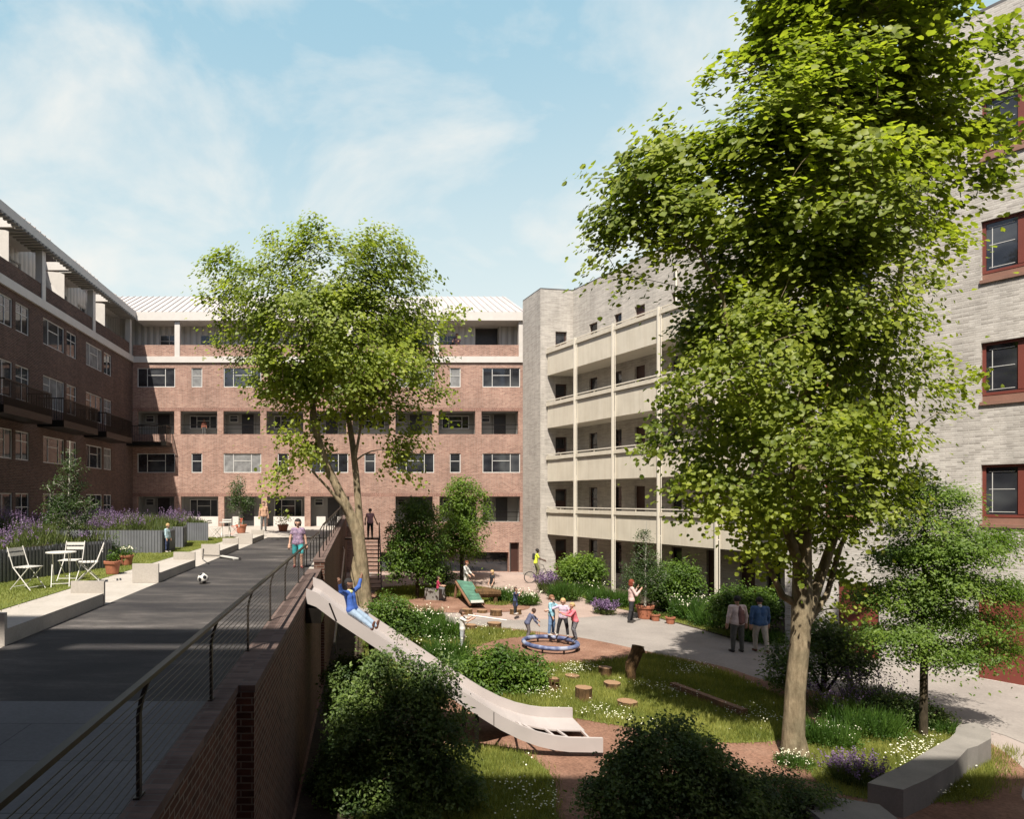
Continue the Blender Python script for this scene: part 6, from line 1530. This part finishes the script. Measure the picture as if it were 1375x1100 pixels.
# boy with stick
def stick(t, j):
    a = (j['hands'][0][1] + j['hands'][1][1]) / 2; mb = MB(); mb.tube([a + V3(0, .16, .03), a + V3(0, -1.05, -.10)], .022, 8); o = mb.build('x', M['chairwhite'], t)
    o.name = 'toy_tube'
STK = []
c = P(621, 872, .012)
def keep(t, j): STK.append((t, j))
person('boy in white shirt and pale jeans looking along a long white tube he holds up', c, 78, 1.32, (((.1, -.05, -1), (.02, .05, -1)), ((-.08, .05, -1), (-.02, .1, -1))), (((.25, -.75, -.15), (-.12, -.8, .55)), ((-.25, -.75, -.25), (.12, -.8, .45))), top=wht, bottom=pm('faded_denim', (.36, .38, .40)), shoes=shoe_w, hair=(brn_h, 'short'), child=True, sleeve=.3, res=.011, extras=keep, torso=(0, .06, 1))
t, j = STK[0]; bpy.context.view_layer.update(); Mt = Matrix.Translation(t.location) @ Matrix.Rotation(t.rotation_euler.z, 4, 'Z')
a = (j['hands'][0][1] + j['hands'][1][1]) / 2; mb = MB(); mb.tube([Mt @ Vector(a + V3(0, .22, .03)), Mt @ Vector(a + V3(0, -1.0, -.10))], .024, 10); o = mb.build('toy_tube', M['chairwhite']); tag(o, 'long thin white tube held level by the boy in pale jeans', 'toy tube')
# four children at the ring
rc_ = P(739, 871)
def onring(a, z=.264): return (rc_.x + .85 * math.cos(R(a)), rc_.y + .89 * math.sin(R(a)), z)
def at(px, py, z=.02): v = P(px, py, z); return (v.x, v.y, z)
person('boy in a slate blue jumper bending forward at the left of the ring', (5.74, 22.15, .02), 95, 1.18, (((.1, -.35, -1), (.02, .25, -1)), ((-.1, -.15, -1), (-.02, .2, -1))), (((.1, -.9, -.5), (0, -.8, -.7)), ((-.1, -.5, -1), (0, -.7, -.8))), torso=(0, -.55, 1), head=(0, -.6, .8), top=pm('slate_cloth', (.09, .10, .17)), bottom=pm('grey_trousers', (.14, .12, .12)), shoes=shoe_w, hair=(brn_h, 'short'), child=True, sleeve=.9, res=.012)
person('tallest girl in a light blue jumper and blue jeans standing on the ring', onring(70), 52, 1.40, (((.22, -.05, -1), (.06, .1, -1)), ((-.22, .0, -1), (-.04, .1, -1))), (((.35, -.8, -.55), (.1, -.9, -.4)), ((-.3, -.2, -1), (0, -.4, -1))), top=pm('light_blue_knit', (.20, .42, .52), pat=[(.38, .56, .62), (.12, .34, .46)], scale=18), bottom=jean, shoes=shoe_w, hair=(pm('light_brown_hair', (.20, .09, .045)), 'tail'), child=True, sleeve=.95, res=.011)
person('blonde girl in lilac top and black trousers holding her arms out on the ring', onring(44), -25, 1.32, (((.20, -.05, -1), (.10, .05, -1)), ((-.26, .0, -1), (-.16, .05, -1))), (((.5, -.2, -.8), (.3, -.5, -.8)), ((-.9, -.3, -.35), (-.8, -.3, -.3))), top=pm('lilac_print', (.46, .36, .46), pat=[(.56, .46, .50), (.36, .28, .42)], scale=20), bottom=blk, shoes=shoe_w, hair=(blnd, 'bob'), child=True, sleeve=.9, res=.011)
person('girl in coral pink jacket and patterned leggings at the right of the ring', onring(6), -85, 1.28, (((.06, -.30, -1), (.0, .30, -1)), ((-.08, -.15, -1), (0, .25, -1))), (((.15, -.8, -.7), (0, -1, .2)), ((-.15, -.8, -.7), (0, -1, .3))), torso=(0, -.28, 1), top=pm('coral_cloth', (.68, .16, .20)), bottom=pm('patterned_leggings', (.03, .03, .04), pat=[(.25, .24, .26), (.05, .05, .06)], scale=30), shoes=shoe_d, hair=(blnd, 'tail'), child=True, sleeve=.95, res=.011)
# red haired woman
person('red-haired woman in a pink jumper and black trousers with a hand raised to her face', at(848, 836, .012), 78, 1.70, (((.06, -.12, -1), (.02, .1, -1)), ((-.06, .12, -1), (-.02, .18, -1))), (((.3, -.6, -.9), (-.3, -.5, 1)), ((-.3, -.5, -.9), (.2, -.7, .9))), top=pm('pale_pink_knit', (.60, .42, .39)), bottom=blk, shoes=shoe_d, hair=(redh, 'big'), sleeve=.95, res=.014)
# two men
def jacket_half(t, j):
    H = j['H']; s = -1; P_ = []
    sh, el, wr, d1, d2 = j['J'][s]
    c = j['chest']; field_mesh('jacket', [(j['neck'] + V3(-.05, .05, -.05) * 1, c + V3(-.07, .085, -.05), .045, .075), (c + V3(-.03, .09, .0), j['pel'] + V3(-.04, .10, .02), .07, .085), (c + V3(-.12, .07, 0), j['pel'] + V3(-.12, .08, .03), .06, .07)], .013, [pm('brown_red_jacket', (.16, .075, .07))], t, .03)
person('man in pale pink shirt, brown jacket over one shoulder, seen from behind', at(990, 876, .012), 182, 1.80, (((.07, 0, -1), (.03, .02, -1)), ((-.07, 0, -1), (-.03, .02, -1))), (((.24, .03, -1), (.10, -.12, -1)), ((-.26, .03, -1), (-.06, -.2, -1))), top=pm('pale_pink_shirt', (.58, .47, .45)), bottom=pm('charcoal_trousers', (.075, .075, .068)), shoes=shoe_d, hair=(bkh, 'short'), skin='tan', sleeve=.95, res=.013, build=1.12, extras=jacket_half)
person('man in blue jacket and beige trousers with white collar, walking away', at(1021, 876, .012), 170, 1.76, (((.04, -.22, -1), (.0, .05, -1)), ((-.04, .25, -1), (0, .38, -1))), (((.2, .12, -1), (.06, 0, -1)), ((-.2, -.12, -1), (-.06, -.3, -1))), top=pm('blue_jacket', (.03, .085, .20)), bottom=pm('beige_trousers', (.44, .39, .33)), shoes=shoe_b, hair=(bkh, 'short'), skin='tan', sleeve=.95, res=.013, build=1.1, torso=(0, -.06, 1), head=(0, -.25, 1),
       extras=lambda t, j: field_mesh('collar', [(j['neck'] + V3(0, .0, -.01), j['neck'] + V3(0, 0, .03), .058, .055)], .012, [wht], t, .01))
# people on the upper levels
Yt = YB + .62; person('dark-dressed person leaning on the roof terrace parapet of the brick building', (xl(614, Yt), Yt, 14.36), -20, 1.7, (ST, mir(ST)), (((.3, -.7, -.8), (-.2, -.8, -.3)), ((-.3, -.7, -.8), (.2, -.8, -.3))), torso=(0, -.25, 1), top=pm('maroon_dark_cloth', (.05, .02, .03)), bottom=blk, shoes=shoe_d, hair=(bkh, 'short'), skin='tan', res=.02)
Yl = YB + .55; person('person in red-brown top standing in a shaded middle balcony opening', (xl(274, Yl), Yl, 9.2), 10, 1.1, (ST, mir(ST)), (DN, mir(DN)), top=pm('rust_cloth', (.22, .07, .04)), bottom=greyc, shoes=shoe_d, hair=(brn_h, 'short'), skin='tan', res=.02, child=True)
pg = WB_.pt(1.0, 6.28, -.35); person('small figure in white top at the second gallery door of the grey building', (pg.x, pg.y, 6.265), 40, 1.5, (ST, mir(ST)), (DN, mir(DN)), top=wht, bottom=blk, shoes=shoe_d, hair=(bkh, 'short'), skin='dark', res=.02)
